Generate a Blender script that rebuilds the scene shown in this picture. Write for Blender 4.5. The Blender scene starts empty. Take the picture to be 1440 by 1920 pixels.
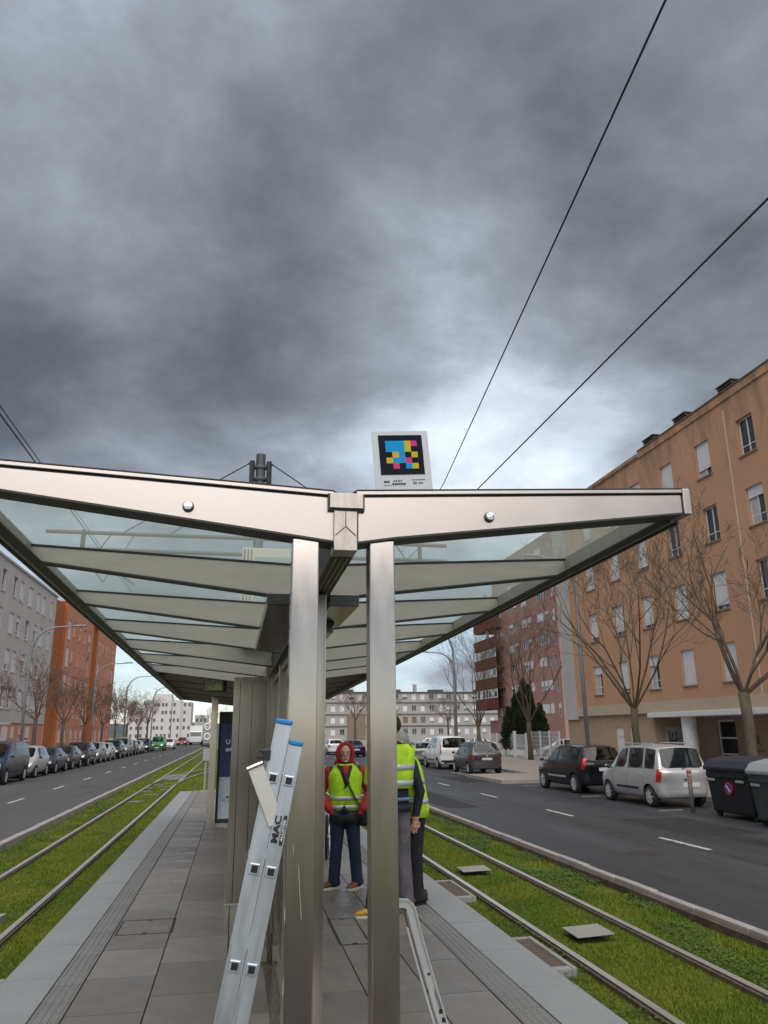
import bpy, bmesh, math, random
import numpy as np
from mathutils import Vector, Matrix, noise as mnoise
R = math.radians
random.seed(7); rng = np.random.default_rng(7)
SC = bpy.context.scene
COL = SC.collection

# ------------------------------------------------------------------ camera
cam_d = bpy.data.cameras.new('camera'); cam = bpy.data.objects.new('camera', cam_d); COL.objects.link(cam)
cam_d.sensor_fit = 'VERTICAL'; cam_d.sensor_height = 24.0; cam_d.lens = 18.0
cam_d.clip_start = 0.05; cam_d.clip_end = 9000
_ax = [(0.98293178, -0.18369461, -0.01006958), (-0.04090843, -0.2716056, 0.96153882), (-0.17936445, -0.94471514, -0.27448444)]
_m = Matrix(_ax).transposed().to_4x4(); _m.translation = (0, 0, 1.8); cam.matrix_world = _m
SC.camera = cam

# ------------------------------------------------------------------ sky and light
SUN_EL, SUN_AZ = R(54), R(183)          # azimuth clockwise from +Y: soft light from behind the camera, through the cloud deck
W = bpy.data.worlds.new('World'); SC.world = W; W.use_nodes = True
def build_world():
    nt = W.node_tree; N = nt.nodes; L = nt.links
    N.clear()
    def nd(t, **k):
        n = N.new(t)
        for a, b in k.items(): setattr(n, a, b)
        return n
    def mth(op, a, b=None, c=None, clamp=False):
        n = nd('ShaderNodeMath', operation=op, use_clamp=clamp)
        for i, s in enumerate((a, b, c)):
            if s is None: continue
            if isinstance(s, (int, float)): n.inputs[i].default_value = s
            else: L.new(s, n.inputs[i])
        return n.outputs[0]
    out = nd('ShaderNodeOutputWorld')
    sky = nd('ShaderNodeTexSky', sky_type='NISHITA', sun_disc=False)
    sky.sun_elevation = SUN_EL; sky.sun_rotation = SUN_AZ; sky.dust_density = 0.3; sky.ozone_density = 2.5
    bg_sky = nd('ShaderNodeBackground'); L.new(sky.outputs[0], bg_sky.inputs[0]); bg_sky.inputs[1].default_value = 0.075
    tc = nd('ShaderNodeTexCoord')
    nrm = nd('ShaderNodeVectorMath', operation='NORMALIZE'); L.new(tc.outputs['Generated'], nrm.inputs[0])
    sep = nd('ShaderNodeSeparateXYZ'); L.new(nrm.outputs[0], sep.inputs[0])
    z = mth('MAXIMUM', sep.outputs[2], 0.0)
    den = mth('ADD', z, 0.30)
    px = mth('DIVIDE', sep.outputs[0], den); py = mth('DIVIDE', sep.outputs[1], den)
    cb = nd('ShaderNodeCombineXYZ'); L.new(px, cb.inputs[0]); L.new(py, cb.inputs[1])
    def noise(scale, detail, rough, dist, off):
        mp = nd('ShaderNodeMapping'); mp.inputs['Location'].default_value = off
        L.new(cb.outputs[0], mp.inputs[0])
        n = nd('ShaderNodeTexNoise'); L.new(mp.outputs[0], n.inputs['Vector'])
        n.inputs['Scale'].default_value = scale; n.inputs['Detail'].default_value = detail
        n.inputs['Roughness'].default_value = rough; n.inputs['Distortion'].default_value = dist
        return n.outputs[0]
    big = noise(1.5, 2.0, 0.45, 0.15, (14.2, 14.4, 1.2))
    mid = noise(2.9, 9.0, 0.60, 0.14, (16.3, 9.2, 2.9))
    fine = noise(8.5, 8.0, 0.62, 0.25, (3.7, 21.2, 5.1))
    s = mth('ADD', mth('ADD', mth('MULTIPLY', big, 0.51), mth('MULTIPLY', mid, 0.44)), mth('MULTIPLY', fine, 0.05))
    # the thin place in the deck, low ahead, where light comes through
    dt = nd('ShaderNodeVectorMath', operation='DOT_PRODUCT'); L.new(nrm.outputs[0], dt.inputs[0]); dt.inputs[1].default_value = (0.275, 0.895, 0.345)
    gl = mth('POWER', mth('MAXIMUM', dt.outputs['Value'], 0.0), 34.0)
    s = mth('ADD', s, mth('MULTIPLY', gl, 0.175))
    # the deck opens and brightens towards the horizon all round
    hz = mth('POWER', mth('SUBTRACT', 1.0, z), 7.0)
    s = mth('ADD', s, mth('MULTIPLY', hz, 0.19))
    ramp = nd('ShaderNodeValToRGB'); L.new(s, ramp.inputs[0])
    cr = ramp.color_ramp; cr.interpolation = 'B_SPLINE'
    pts = [(0.35, (0.044, 0.050, 0.059)), (0.44, (0.073, 0.082, 0.095)), (0.55, (0.124, 0.138, 0.158)), (0.65, (0.215, 0.243, 0.28)), (0.82, (0.46, 0.50, 0.56))]
    while len(cr.elements) < len(pts): cr.elements.new(0.5)
    for e, (p, c) in zip(cr.elements, pts): e.position = p; e.color = (*c, 1)
    bg_c = nd('ShaderNodeBackground'); L.new(ramp.outputs[0], bg_c.inputs[0]); bg_c.inputs[1].default_value = 1.0
    # cover: nearly closed, with some blue showing low down
    gap = noise(1.0, 4.0, 0.6, 0.4, (0.4, 7.7, 4.0))
    g2 = mth('MULTIPLY', mth('SUBTRACT', gap, 0.36, clamp=True), 6.0, clamp=True)
    cov = mth('SUBTRACT', 1.0, mth('MULTIPLY', mth('MULTIPLY', hz, 0.7), g2), clamp=True)
    mx = nd('ShaderNodeMixShader'); L.new(cov, mx.inputs[0]); L.new(bg_sky.outputs[0], mx.inputs[1]); L.new(bg_c.outputs[0], mx.inputs[2])
    L.new(mx.outputs[0], out.inputs[0])
build_world()
sun_d = bpy.data.lights.new('sun', 'SUN'); sun = bpy.data.objects.new('sun', sun_d); COL.objects.link(sun)
sun_d.energy = 1.5; sun_d.angle = R(84); sun_d.color = (1.0, 0.965, 0.92)
_sd = Vector((math.sin(SUN_AZ) * math.cos(SUN_EL), math.cos(SUN_AZ) * math.cos(SUN_EL), math.sin(SUN_EL)))
sun.rotation_euler = _sd.to_track_quat('Z', 'Y').to_euler()
SC.view_settings.view_transform = 'Standard'; SC.view_settings.look = 'None'
SC.view_settings.exposure = 1.3; SC.view_settings.gamma = 1.0; SC.view_settings.use_curve_mapping = False
SC.render.engine = 'CYCLES'; SC.cycles.max_bounces = 8; SC.cycles.transparent_max_bounces = 24
SC.cycles.use_denoising = True

# ------------------------------------------------------------------ materials
MATS = {}
def mat(name, col=(.5, .5, .5), rough=.6, metal=0.0, var=0.0, vscale=6.0, bump=0.0, bscale=40.0, spec=.5, stretch=(1, 1, 1), col2=None, rvar=0.0, coat=0.0, emit=None, thr=(.35, .65), alpha=None):
    if name in MATS: return MATS[name]
    m = bpy.data.materials.new(name); m.use_nodes = True; MATS[name] = m
    nt = m.node_tree; N = nt.nodes; L = nt.links; b = N['Principled BSDF']
    b.inputs['Base Color'].default_value = (*col, 1); b.inputs['Roughness'].default_value = rough
    b.inputs['Metallic'].default_value = metal; b.inputs['Specular IOR Level'].default_value = spec
    b.inputs['Coat Weight'].default_value = coat; b.inputs['Coat Roughness'].default_value = .05
    if emit: b.inputs['Emission Color'].default_value = (*emit[:3], 1); b.inputs['Emission Strength'].default_value = emit[3]
    if var or col2 or bump or rvar:
        tc = N.new('ShaderNodeTexCoord'); mp = N.new('ShaderNodeMapping'); L.new(tc.outputs['Object'], mp.inputs[0]); mp.inputs['Scale'].default_value = stretch
        n = N.new('ShaderNodeTexNoise'); L.new(mp.outputs[0], n.inputs[0]); n.inputs['Scale'].default_value = vscale; n.inputs['Detail'].default_value = 5; n.inputs['Roughness'].default_value = .6
        if var or col2:
            rp = N.new('ShaderNodeMapRange'); L.new(n.outputs[0], rp.inputs[0]); rp.inputs[1].default_value, rp.inputs[2].default_value = thr
            mx = N.new('ShaderNodeMix'); mx.data_type = 'RGBA'; L.new(rp.outputs[0], mx.inputs[0])
            c2 = col2 or tuple(min(1, c * (1 + var)) for c in col); c1 = col if col2 else tuple(c * (1 - var) for c in col)
            mx.inputs[6].default_value = (*c1, 1); mx.inputs[7].default_value = (*c2, 1); L.new(mx.outputs[2], b.inputs['Base Color'])
        if rvar:
            rr = N.new('ShaderNodeMapRange'); L.new(n.outputs[0], rr.inputs[0]); rr.inputs[1].default_value = .3; rr.inputs[2].default_value = .7
            rr.inputs[3].default_value = max(.02, rough - rvar); rr.inputs[4].default_value = min(1, rough + rvar); L.new(rr.outputs[0], b.inputs['Roughness'])
        if bump:
            n2 = N.new('ShaderNodeTexNoise'); L.new(mp.outputs[0], n2.inputs[0]); n2.inputs['Scale'].default_value = bscale; n2.inputs['Detail'].default_value = 4
            bp = N.new('ShaderNodeBump'); bp.inputs['Strength'].default_value = bump; bp.inputs['Distance'].default_value = .02
            L.new(n2.outputs[0], bp.inputs['Height']); L.new(bp.outputs[0], b.inputs['Normal'])
    return m
def two_scale(name, cols, s1, s2, rough=.8, bump=.3, bscale=60, spec=.4, rvar=.1):
    """colour from a large patch noise over a fine noise: asphalt, turf, plaster with stains"""
    m = bpy.data.materials.new(name); m.use_nodes = True; MATS[name] = m
    nt = m.node_tree; N = nt.nodes; L = nt.links; b = N['Principled BSDF']; b.inputs['Specular IOR Level'].default_value = spec
    tc = N.new('ShaderNodeTexCoord')
    def nz(sc, det, st=(1, 1, 1)):
        mp = N.new('ShaderNodeMapping'); L.new(tc.outputs['Object'], mp.inputs[0]); mp.inputs['Scale'].default_value = st
        n = N.new('ShaderNodeTexNoise'); L.new(mp.outputs[0], n.inputs[0]); n.inputs['Scale'].default_value = sc; n.inputs['Detail'].default_value = det; n.inputs['Roughness'].default_value = .62
        return n.outputs[0]
    a = nz(*s1); f = nz(*s2)
    def rng_(s, lo=.35, hi=.65, o0=0, o1=1):
        r = N.new('ShaderNodeMapRange'); L.new(s, r.inputs[0]); r.inputs[1].default_value = lo; r.inputs[2].default_value = hi; r.inputs[3].default_value = o0; r.inputs[4].default_value = o1
        return r.outputs[0]
    def mix(fac, c1, c2):
        x = N.new('ShaderNodeMix'); x.data_type = 'RGBA'; L.new(fac, x.inputs[0])
        for i, c in ((6, c1), (7, c2)):
            if isinstance(c, tuple): x.inputs[i].default_value = (*c, 1)
            else: L.new(c, x.inputs[i])
        return x.outputs[2]
    fa = rng_(a); ff = rng_(f)
    L.new(mix(ff, mix(fa, cols[0], cols[1]), mix(fa, cols[2], cols[3])), b.inputs['Base Color'])
    L.new(rng_(a, .3, .7, max(.05, rough - rvar), min(1, rough + rvar)), b.inputs['Roughness'])
    n2 = nz(bscale, 3); bp = N.new('ShaderNodeBump'); bp.inputs['Strength'].default_value = bump; bp.inputs['Distance'].default_value = .02
    L.new(n2, bp.inputs['Height']); L.new(bp.outputs[0], b.inputs['Normal'])
    return m
def glass(name, tint, gloss_rough=.02, refl=.85, body=None, bodyfac=0.0):
    """thin pane: tinted see-through with a fresnel reflection, optionally a dusty film"""
    m = bpy.data.materials.new(name); m.use_nodes = True; MATS[name] = m
    nt = m.node_tree; N = nt.nodes; L = nt.links; N.clear()
    o = N.new('ShaderNodeOutputMaterial'); t = N.new('ShaderNodeBsdfTransparent'); t.inputs[0].default_value = (*tint, 1)
    g = N.new('ShaderNodeBsdfGlossy'); g.inputs['Roughness'].default_value = gloss_rough
    lw = N.new('ShaderNodeLayerWeight'); pw = N.new('ShaderNodeMath'); pw.operation = 'POWER'; L.new(lw.outputs['Facing'], pw.inputs[0]); pw.inputs[1].default_value = 5
    f = N.new('ShaderNodeMath'); f.operation = 'MULTIPLY_ADD'; L.new(pw.outputs[0], f.inputs[0]); f.inputs[1].default_value = refl; f.inputs[2].default_value = .06
    x = N.new('ShaderNodeMixShader'); L.new(f.outputs[0], x.inputs[0]); L.new(t.outputs[0], x.inputs[1]); L.new(g.outputs[0], x.inputs[2])
    last = x
    if body:
        d = N.new('ShaderNodeBsdfDiffuse'); d.inputs[0].default_value = (*body, 1); tr = N.new('ShaderNodeBsdfTranslucent'); tr.inputs[0].default_value = (*body, 1)
        a = N.new('ShaderNodeMixShader'); L.new(d.outputs[0], a.inputs[1]); L.new(tr.outputs[0], a.inputs[2]); a.inputs[0].default_value = .5
        y = N.new('ShaderNodeMixShader'); y.inputs[0].default_value = bodyfac; L.new(x.outputs[0], y.inputs[1]); L.new(a.outputs[0], y.inputs[2]); last = y
    L.new(last.outputs[0], o.inputs[0])
    return m

# ------------------------------------------------------------------ mesh helpers
class MB:
    def __init__(s): s.v = []; s.f = []; s.m = []
    def add(s, vs, fs, mi=0):
        o = len(s.v); s.v += [tuple(p) for p in vs]; s.f += [tuple(i + o for i in f) for f in fs]; s.m += [mi] * len(fs); return s
    def box(s, x0, x1, y0, y1, z0, z1, mi=0):
        v = [(x, y, z) for z in (z0, z1) for y in (y0, y1) for x in (x0, x1)]
        return s.add(v, [(0, 2, 3, 1), (4, 5, 7, 6), (0, 1, 5, 4), (2, 6, 7, 3), (0, 4, 6, 2), (1, 3, 7, 5)], mi)
    def obox(s, c, ux, uy, uz, mi=0):
        c, ux, uy, uz = map(Vector, (c, ux, uy, uz))
        v = [c + ux * a + uy * b + uz * d for d in (-1, 1) for b in (-1, 1) for a in (-1, 1)]
        return s.add(v, [(0, 2, 3, 1), (4, 5, 7, 6), (0, 1, 5, 4), (2, 6, 7, 3), (0, 4, 6, 2), (1, 3, 7, 5)], mi)
    def prism(s, poly, axis, a, b, mi=0):
        def P(u, w, t): return {'x': (t, u, w), 'y': (u, t, w), 'z': (u, w, t)}[axis]
        n = len(poly); v = [P(u, w, a) for u, w in poly] + [P(u, w, b) for u, w in poly]
        return s.add(v, [tuple(range(n)), tuple(range(2 * n - 1, n - 1, -1))] + [(i, i + n, (i + 1) % n + n, (i + 1) % n) for i in range(n)], mi)
    def loft(s, rings, mi=0, cap=True, closed=True):
        n = len(rings[0]); v = [p for r in rings for p in r]; f = []
        for k in range(len(rings) - 1):
            for i in range(n if closed else n - 1):
                j = (i + 1) % n; f.append((k * n + i, k * n + j, (k + 1) * n + j, (k + 1) * n + i))
        if cap: f.append(tuple(range(n - 1, -1, -1))); f.append(tuple(range((len(rings) - 1) * n, len(rings) * n)))
        return s.add(v, f, mi)
    def tube(s, pts, r, n=8, mi=0, cap=True, flat=1.0, up=None):
        pts = [Vector(p) for p in pts]; k = len(pts); rr = r if hasattr(r, '__len__') else [r] * k
        rings = []; pu = Vector(up) if up else None
        for i in range(k):
            d = (pts[min(i + 1, k - 1)] - pts[max(i - 1, 0)])
            d = d.normalized() if d.length > 1e-9 else Vector((0, 0, 1))
            if pu is None: pu = Vector((0, 0, 1)) if abs(d.z) < .9 else Vector((1, 0, 0))
            a = d.cross(pu); a = a.normalized() if a.length > 1e-6 else d.orthogonal().normalized(); b = a.cross(d).normalized(); pu = b
            rings.append([pts[i] + a * (math.cos(t) * rr[i]) + b * (math.sin(t) * rr[i] * flat) for t in [2 * math.pi * j / n + (math.pi / 4 if n == 4 else 0) for j in range(n)]])
        return s.loft(rings, mi, cap)
    def lathe(s, prof, n=20, axis='z', c=(0, 0, 0), mi=0):
        rings = []
        for r, h in prof:
            rg = []
            for j in range(n):
                t = 2 * math.pi * j / n; u, w = r * math.cos(t), r * math.sin(t)
                p = {'z': (u, w, h), 'x': (h, u, w), 'y': (u, h, w)}[axis]; rg.append((p[0] + c[0], p[1] + c[1], p[2] + c[2]))
            rings.append(rg)
        return s.loft(rings, mi)
    def ell(s, c, r, n=10, m=7, mi=0):
        rings = []
        for i in range(m + 1):
            t = math.pi * i / m; q = max(math.sin(t), .02)
            rings.append([(c[0] + r[0] * q * math.cos(a), c[1] + r[1] * q * math.sin(a), c[2] - r[2] * math.cos(t)) for a in [2 * math.pi * j / n for j in range(n)]])
        return s.loft(rings, mi)
    def mesh(s, name, mats, smooth=False, fixn=True):
        me = bpy.data.meshes.new(name); me.from_pydata(s.v, [], s.f)
        if not isinstance(mats, (list, tuple)): mats = [mats]
        for m in mats: me.materials.append(m)
        if len(mats) > 1: me.polygons.foreach_set('material_index', s.m)
        if fixn and len(s.f) < 30000:
            bm = bmesh.new(); bm.from_mesh(me); bmesh.ops.recalc_face_normals(bm, faces=bm.faces); bm.to_mesh(me); bm.free()
        if smooth: me.polygons.foreach_set('use_smooth', [True] * len(me.polygons))
        me.update(); return me
    def build(s, name, mats, parent=None, smooth=False, bevel=0, loc=None, rot=None, auto=None):
        return obj(name, s.mesh(name, mats, smooth), parent, bevel, loc, rot, auto)
def obj(name, me, parent=None, bevel=0, loc=None, rot=None, auto=None):
    o = bpy.data.objects.new(name, me); COL.objects.link(o)
    if parent: o.parent = parent
    if loc: o.location = loc
    if rot: o.rotation_euler = rot
    if bevel:
        b = o.modifiers.new('bevel', 'BEVEL'); b.width = bevel; b.segments = 2; b.limit_method = 'ANGLE'; b.angle_limit = R(40); b.harden_normals = False
    return o
def tag(o, label=None, cat=None, group=None, kind=None):
    if label: o['label'] = label
    if cat: o['category'] = cat
    if group: o['group'] = group
    if kind: o['kind'] = kind
    return o
def thing(name, label, cat, loc=(0, 0, 0), rz=0, group=None):
    o = bpy.data.objects.new(name, None); COL.objects.link(o); o.location = loc; o.rotation_euler = (0, 0, rz); o.empty_display_size = .2
    return tag(o, label, cat, group)
def copy_tree(o, parent=None):
    c = o.copy(); COL.objects.link(c)
    if parent: c.parent = parent
    for ch in list(o.children): copy_tree(ch, c)
    return c
def evalmesh(o):
    dg = bpy.context.evaluated_depsgraph_get(); dg.update()
    return bpy.data.meshes.new_from_object(o.evaluated_get(dg))
def drop(o):
    me = o.data; bpy.data.objects.remove(o)
    if me and me.users == 0: bpy.data.meshes.remove(me)
def split_mat(me):
    """one list of (material index, verts, faces) with faces of one material in each"""
    res = {}
    vs = [tuple(v.co) for v in me.vertices]
    for p in me.polygons: res.setdefault(p.material_index, []).append(tuple(p.vertices))
    out = {}
    for k, fs in res.items():
        ids = {}; nv = []; nf = []
        for f in fs:
            g = []
            for i in f:
                if i not in ids: ids[i] = len(nv); nv.append(vs[i])
                g.append(ids[i])
            nf.append(tuple(g))
        out[k] = (nv, nf)
    return out
def islands(nv, nf):
    par = list(range(len(nv)))
    def fd(a):
        while par[a] != a: par[a] = par[par[a]]; a = par[a]
        return a
    for f in nf:
        r = fd(f[0])
        for i in f[1:]: par[fd(i)] = r
    g = {}
    for f in nf: g.setdefault(fd(f[0]), []).append(f)
    res = []
    for fs in g.values():
        ids = {}; v = []; o = []
        for f in fs:
            q = []
            for i in f:
                if i not in ids: ids[i] = len(v); v.append(nv[i])
                q.append(ids[i])
            o.append(tuple(q))
        m = MB(); m.add(v, o); res.append(m)
    return res
def text_mesh(s, size, m, extrude=0.0005, bold=0.0, align='CENTER'):
    c = bpy.data.curves.new('lettering', 'FONT'); c.body = s; c.size = size; c.extrude = extrude; c.align_x = align; c.align_y = 'CENTER'; c.offset = bold; c.resolution_u = 3
    o = bpy.data.objects.new('lettering', c); COL.objects.link(o); me = evalmesh(o); bpy.data.objects.remove(o); bpy.data.curves.remove(c)
    me.materials.clear(); me.materials.append(m); return me

# ================================================================== SETTING
M_asph = two_scale('asphalt', [(.014, .015, .017), (.042, .043, .047), (.022, .023, .025), (.056, .057, .061)], (.75, 6, (1, .13, 1)), (55, 3), rough=.58, bump=.25, bscale=90, rvar=.2)
M_asphL = two_scale('asphalt_dry', [(.058, .058, .060), (.070, .070, .072), (.068, .068, .070), (.085, .084, .085)], (1.0, 5, (1, .08, 1)), (55, 3), rough=.8, bump=.25, bscale=90, rvar=.1)
M_turf = two_scale('turf', [(.045, .064, .010), (.095, .11, .014), (.085, .08, .026), (.12, .125, .022)], (1.4, 4), (30, 4), rough=.95, bump=.8, bscale=70, spec=.1)
M_blade = two_scale('grass_blade', [(.070, .130, .009), (.145, .180, .014), (.115, .165, .018), (.20, .21, .028)], (1.1, 4), (14, 3), rough=.7, bump=0, spec=.25)
M_earth = two_scale('far_ground', [(.06, .07, .03), (.08, .08, .05), (.07, .08, .04), (.1, .1, .07)], (.05, 4), (.8, 4), rough=.95, bump=.2)
M_kerb = two_scale('kerb_granite', [(.24, .215, .20), (.30, .27, .25), (.28, .25, .235), (.36, .33, .31)], (2, 4), (60, 3), rough=.8, bump=.3)
M_rail_top = mat('rail_polished', (.62, .59, .55), .38, .75, var=.12, vscale=3, stretch=(8, .3, 8))
M_rail_side = mat('rail_rust', (.13, .098, .074), .8, .3, var=.3, vscale=20)
M_slab = [two_scale('paving_slab_%d' % i, [tuple(c * k for c in (.150, .128, .115)), tuple(c * k for c in (.19, .163, .147)), tuple(c * k for c in (.172, .148, .134)), tuple(c * k for c in (.225, .196, .178))], (1.7, 5), (4.5, 6), rough=.42, bump=.15, bscale=120, rvar=.25) for i, k in enumerate((1.0, .88, 1.13, .95))]
M_edge = two_scale('edge_slab', [(.22, .225, .235), (.26, .265, .275), (.25, .255, .262), (.30, .305, .31)], (1.2, 5), (70, 3), rough=.62, bump=.15, bscale=120, rvar=.12)
M_tact = two_scale('tactile_tile', [(.15, .145, .14), (.19, .185, .18), (.17, .165, .16), (.22, .215, .21)], (2, 5), (60, 3), rough=.55, bump=.2, bscale=120)
M_joint = mat('joint_dirt', (.035, .032, .03), .9)
M_conc = two_scale('concrete', [(.22, .21, .19), (.27, .26, .24), (.26, .25, .23), (.32, .31, .29)], (2, 5), (40, 3), rough=.85, bump=.3)
M_paint = mat('road_paint', (.10, .10, .10), .65, col2=(.44, .44, .43), vscale=7, bump=.1, thr=(.34, .46))
M_pave = two_scale('pavement_tiles', [(.24, .20, .18), (.28, .24, .215), (.27, .235, .21), (.33, .29, .26)], (.8, 4), (12, 3), rough=.85, bump=.2)

def sheet(name, x0, x1, y0, y1, z, m, ny=1):
    b = MB(); b.add([(x0, y0, z), (x1, y0, z), (x1, y1, z), (x0, y1, z)], [(0, 1, 2, 3)])
    return tag(b.build(name, m), kind='structure')
sheet('ground', -4000, 4000, -400, 6000, -.52, M_earth)
sheet('road', 5.40, 14.0, -20, 400, -.32, M_asph)
tag(sheet('road', -12.0, -4.40, -20, 400, -.32, M_asphL), kind='structure')
sheet('track_bed', -4.42, 5.42, -6, 400, -.352, M_turf)
g = MB(); g.box(14.12, 60, -20, 31.6, -.5, -.18).box(14.12, 19.5, 31.6, 37.2, -.5, -.18).box(10.95, 14.12, 31.9, 36.6, -.5, -.181).box(14.12, 60, 37.2, 400, -.5, -.182)
tag(g.build('pavement', M_pave), kind='structure')
g = MB(); g.box(-60, -12.12, -20, 400, -.5, -.18)
tag(g.build('pavement', M_pave), kind='structure')

# kerbs, stone by stone as far as the joints show
def kerb(x0, x1, ynear, ystone, yfar, ztop, step=1.0):
    b = MB(); b.box(x0, x1, ystone, yfar, -.5, ztop)
    k = tag(b.build('kerb', M_kerb), kind='structure')
    s = MB(); s.box(x0, x1, .006, step - .006, -.5, ztop); me = s.mesh('kerb_stone', M_kerb)
    y = ynear
    while y < ystone - .01:
        o = obj('kerb_stone', me, k, .012); o.location = (random.uniform(-.006, .006), y, random.uniform(-.008, .004)); y += step
    return k
kerb(5.325, 5.44, 4, 34, 400, -.2)
tag(MB().box(5.25, 5.324, -4, 400, -.5, -.25).build('kerb_footing', mat('mossy_footing', (.085, .06, .042), .95, var=.4, vscale=5, bump=.5)), kind='structure')
kerb(-4.44, -4.28, 12, 42, 400, -.2)
kerb(13.98, 14.13, 14, 14.1, 31.6, -.175, 1)
kerb(13.98, 14.13, 37, 37.1, 400, -.176, 1)
b = MB(); b.box(10.8, 10.95, 31.75, 36.75, -.5, -.176).box(10.95, 13.98, 31.75, 31.9, -.5, -.177).box(10.95, 13.98, 36.6, 36.75, -.5, -.177)
tag(b.build('kerb', M_kerb), kind='structure')
kerb(-12.13, -11.98, 20, 20.1, 400, -.175)

# lane and bay markings, each dash its own sheet
def dash_row(x, y0, n, pitch, ln, w, road_):
    s = MB(); s.add([(-w / 2, 0, 0), (w / 2, 0, 0), (w / 2, ln, 0), (-w / 2, ln, 0)], [(0, 1, 2, 3)]); me = s.mesh('lane_dash', M_paint)
    for i in range(n): o = obj('lane_dash', me, road_); o.location = (x + random.uniform(-.01, .01), y0 + i * pitch, -.316)
roads = [o for o in COL.objects if o.name.startswith('road')]
dash_row(8.52, 1.75, 20, 5.95, 1.75, .11, roads[0])
dash_row(-7.1, 21.6, 16, 6.6, 2.0, .12, roads[1])
for y in (20.2, 25.0, 30.4):
    s = MB(); s.add([(11.25, y, -.316), (11.95, y + .02, -.316), (11.95, y + .12, -.316), (11.25, y + .1, -.316)], [(0, 1, 2, 3)]); s.build('bay_line', M_paint, roads[0])
for y in (38.2, 39.4, 40.6):
    s = MB(); s.add([(11.2, y, -.316), (14.0, y, -.316), (14.0, y + .5, -.316), (11.2, y + .5, -.316)], [(0, 1, 2, 3)]); s.build('crossing_stripe', M_paint, roads[0])
for i, x in enumerate((14.6, 15.7, 16.8, 17.9, 19.0)):
    s = MB(); s.box(x, x + .55, 32.6, 36.2, -.19, -.174); s.build('crossing_stripe', M_paint, roads[0])

# rails
def rail(path, name='rail'):
    """head 6 cm wide on a web, along a list of (x, y) points"""
    prof = [(-.055, -.37), (-.055, -.305), (-.034, -.30), (-.034, -.284), (-.03, -.28), (.03, -.28), (.034, -.284), (.034, -.30), (.055, -.305), (.055, -.37)]
    rings = []
    for i, (x, y) in enumerate(path):
        a = path[max(i - 1, 0)]; c = path[min(i + 1, len(path) - 1)]
        d = Vector((c[0] - a[0], c[1] - a[1], 0)).normalized(); n = Vector((d.y, -d.x, 0))
        rings.append([(x + n.x * u, y + n.y * u, w) for u, w in prof])
    b = MB(); b.loft(rings, 1)
    for k in range(len(b.f)):
        idx = b.f[k]
        if len(idx) == 4 and all(b.v[i][2] > -.286 for i in idx): b.m[k] = 0
    return b.build(name, [M_rail_top, M_rail_side])
tracks = []
for lab, xs in (('right', (3.30, 4.36)), ('left', (-3.44, -2.38))):
    t = thing('tram_track', 'pair of steel tram rails in grass on the %s side' % ('silver parked car' if lab == 'right' else 'dark blue van'), 'tram track')
    for x in xs: rail([(x, -6), (x, 40), (x, 120), (x - (3 if lab == 'left' else -1), 260)]).parent = t
    tracks.append(t)
t = thing('crossover_track', 'curved crossover rails leaving the straight track beyond the platform end', 'tram track', group=None)
for dx in (0, 1.06):
    pts = []
    for i in range(25):
        u = i / 24; e = u * u * (3 - 2 * u); pts.append((-3.44 + dx + 6.74 * e, 36 + 42 * u))
    rail(pts).parent = t
for i, (x, y, l) in enumerate([(-3.05, 27.6, .5), (-2.85, 30.4, .55), (-3.2, 32.2, .35), (-2.6, 32.9, .45), (-3.3, 34.2, .3), (-2.7, 34.8, .6), (-3.1, 36.0, .4), (-2.7, 37.0, .5)]):
    b = MB(); b.box(x - l / 2, x + l / 2, y - .12, y + .12, -.345, -.30); b.build('sleeper_plate', mat('sleeper_concrete', (.15, .145, .12), .9, var=.3, vscale=5), t, bevel=.01)
b = MB(); b.box(-3.38, -2.44, 40, 44.6, -.345, -.305); b.build('switch_cover', mat('sleeper_concrete'), t, bevel=.01)

# grass: uncountable blades, one mass
def grass_pts(x0, x1, y0, y1, dens):
    n = int((x1 - x0) * (y1 - y0) * dens); return np.column_stack([rng.uniform(x0, x1, n), rng.uniform(y0, y1, n)])
P = []
for x0, x1 in ((2.54, 5.27), (-4.27, -1.68)):
    ys = 4.0 if x0 > 0 else 6.0
    for y0, y1, d, sc in ((ys, 11, 8500, 1.0), (11, 18, 4200, 1.25), (18, 30, 1500, 1.7), (30, 60, 350, 2.6)):
        q = grass_pts(x0, x1, y0, y1, d); P.append(np.column_stack([q, np.full(len(q), sc)]))
q = grass_pts(-1.6, 2.5, 27.3, 55, 350); P.append(np.column_stack([q, np.full(len(q), 2.4)]))
P = np.vstack(P)
keep = np.ones(len(P), bool)
for x in (3.30, 4.36, -3.44, -2.38): keep &= np.abs(P[:, 0] - x) > .052
PLATES = [(3.52, 3.98, 12.35, 12.85), (3.58, 4.02, 8.35, 8.85), (2.76, 3.18, 10.55, 11.75), (2.76, 3.14, 7.35, 8.5), (-2.62, -1.9, 7.35, 8.15), (-3.3, -2.6, 10.6, 11.0), (-3.38, -2.44, 40, 44.6), (-4.0, -3.5, 17.6, 18.3), (2.5, 2.85, 14.6, 15.4)]
for a, b_, c, d in PLATES: keep &= ~((P[:, 0] > a) & (P[:, 0] < b_) & (P[:, 1] > c) & (P[:, 1] < d))
P = P[keep]; n = len(P)
pat = np.array([mnoise.noise((p[0] * 1.3, p[1] * .9, 3.1)) for p in P])      # taller clumps along the edges
h = (0.015 + .016 * rng.random(n) + .040 * np.clip(pat, 0, 1) * rng.random(n)) * np.where(P[:, 2] > 1.5, P[:, 2] * .62, 1.0)
edge = np.where(P[:, 0] > 0, np.clip((P[:, 0] - 4.4) / .8, 0, 1), np.clip((-P[:, 0] - 3.5) / .8, 0, 1)); h *= 1 + .9 * edge * np.clip(pat + .3, 0, 1)
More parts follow.
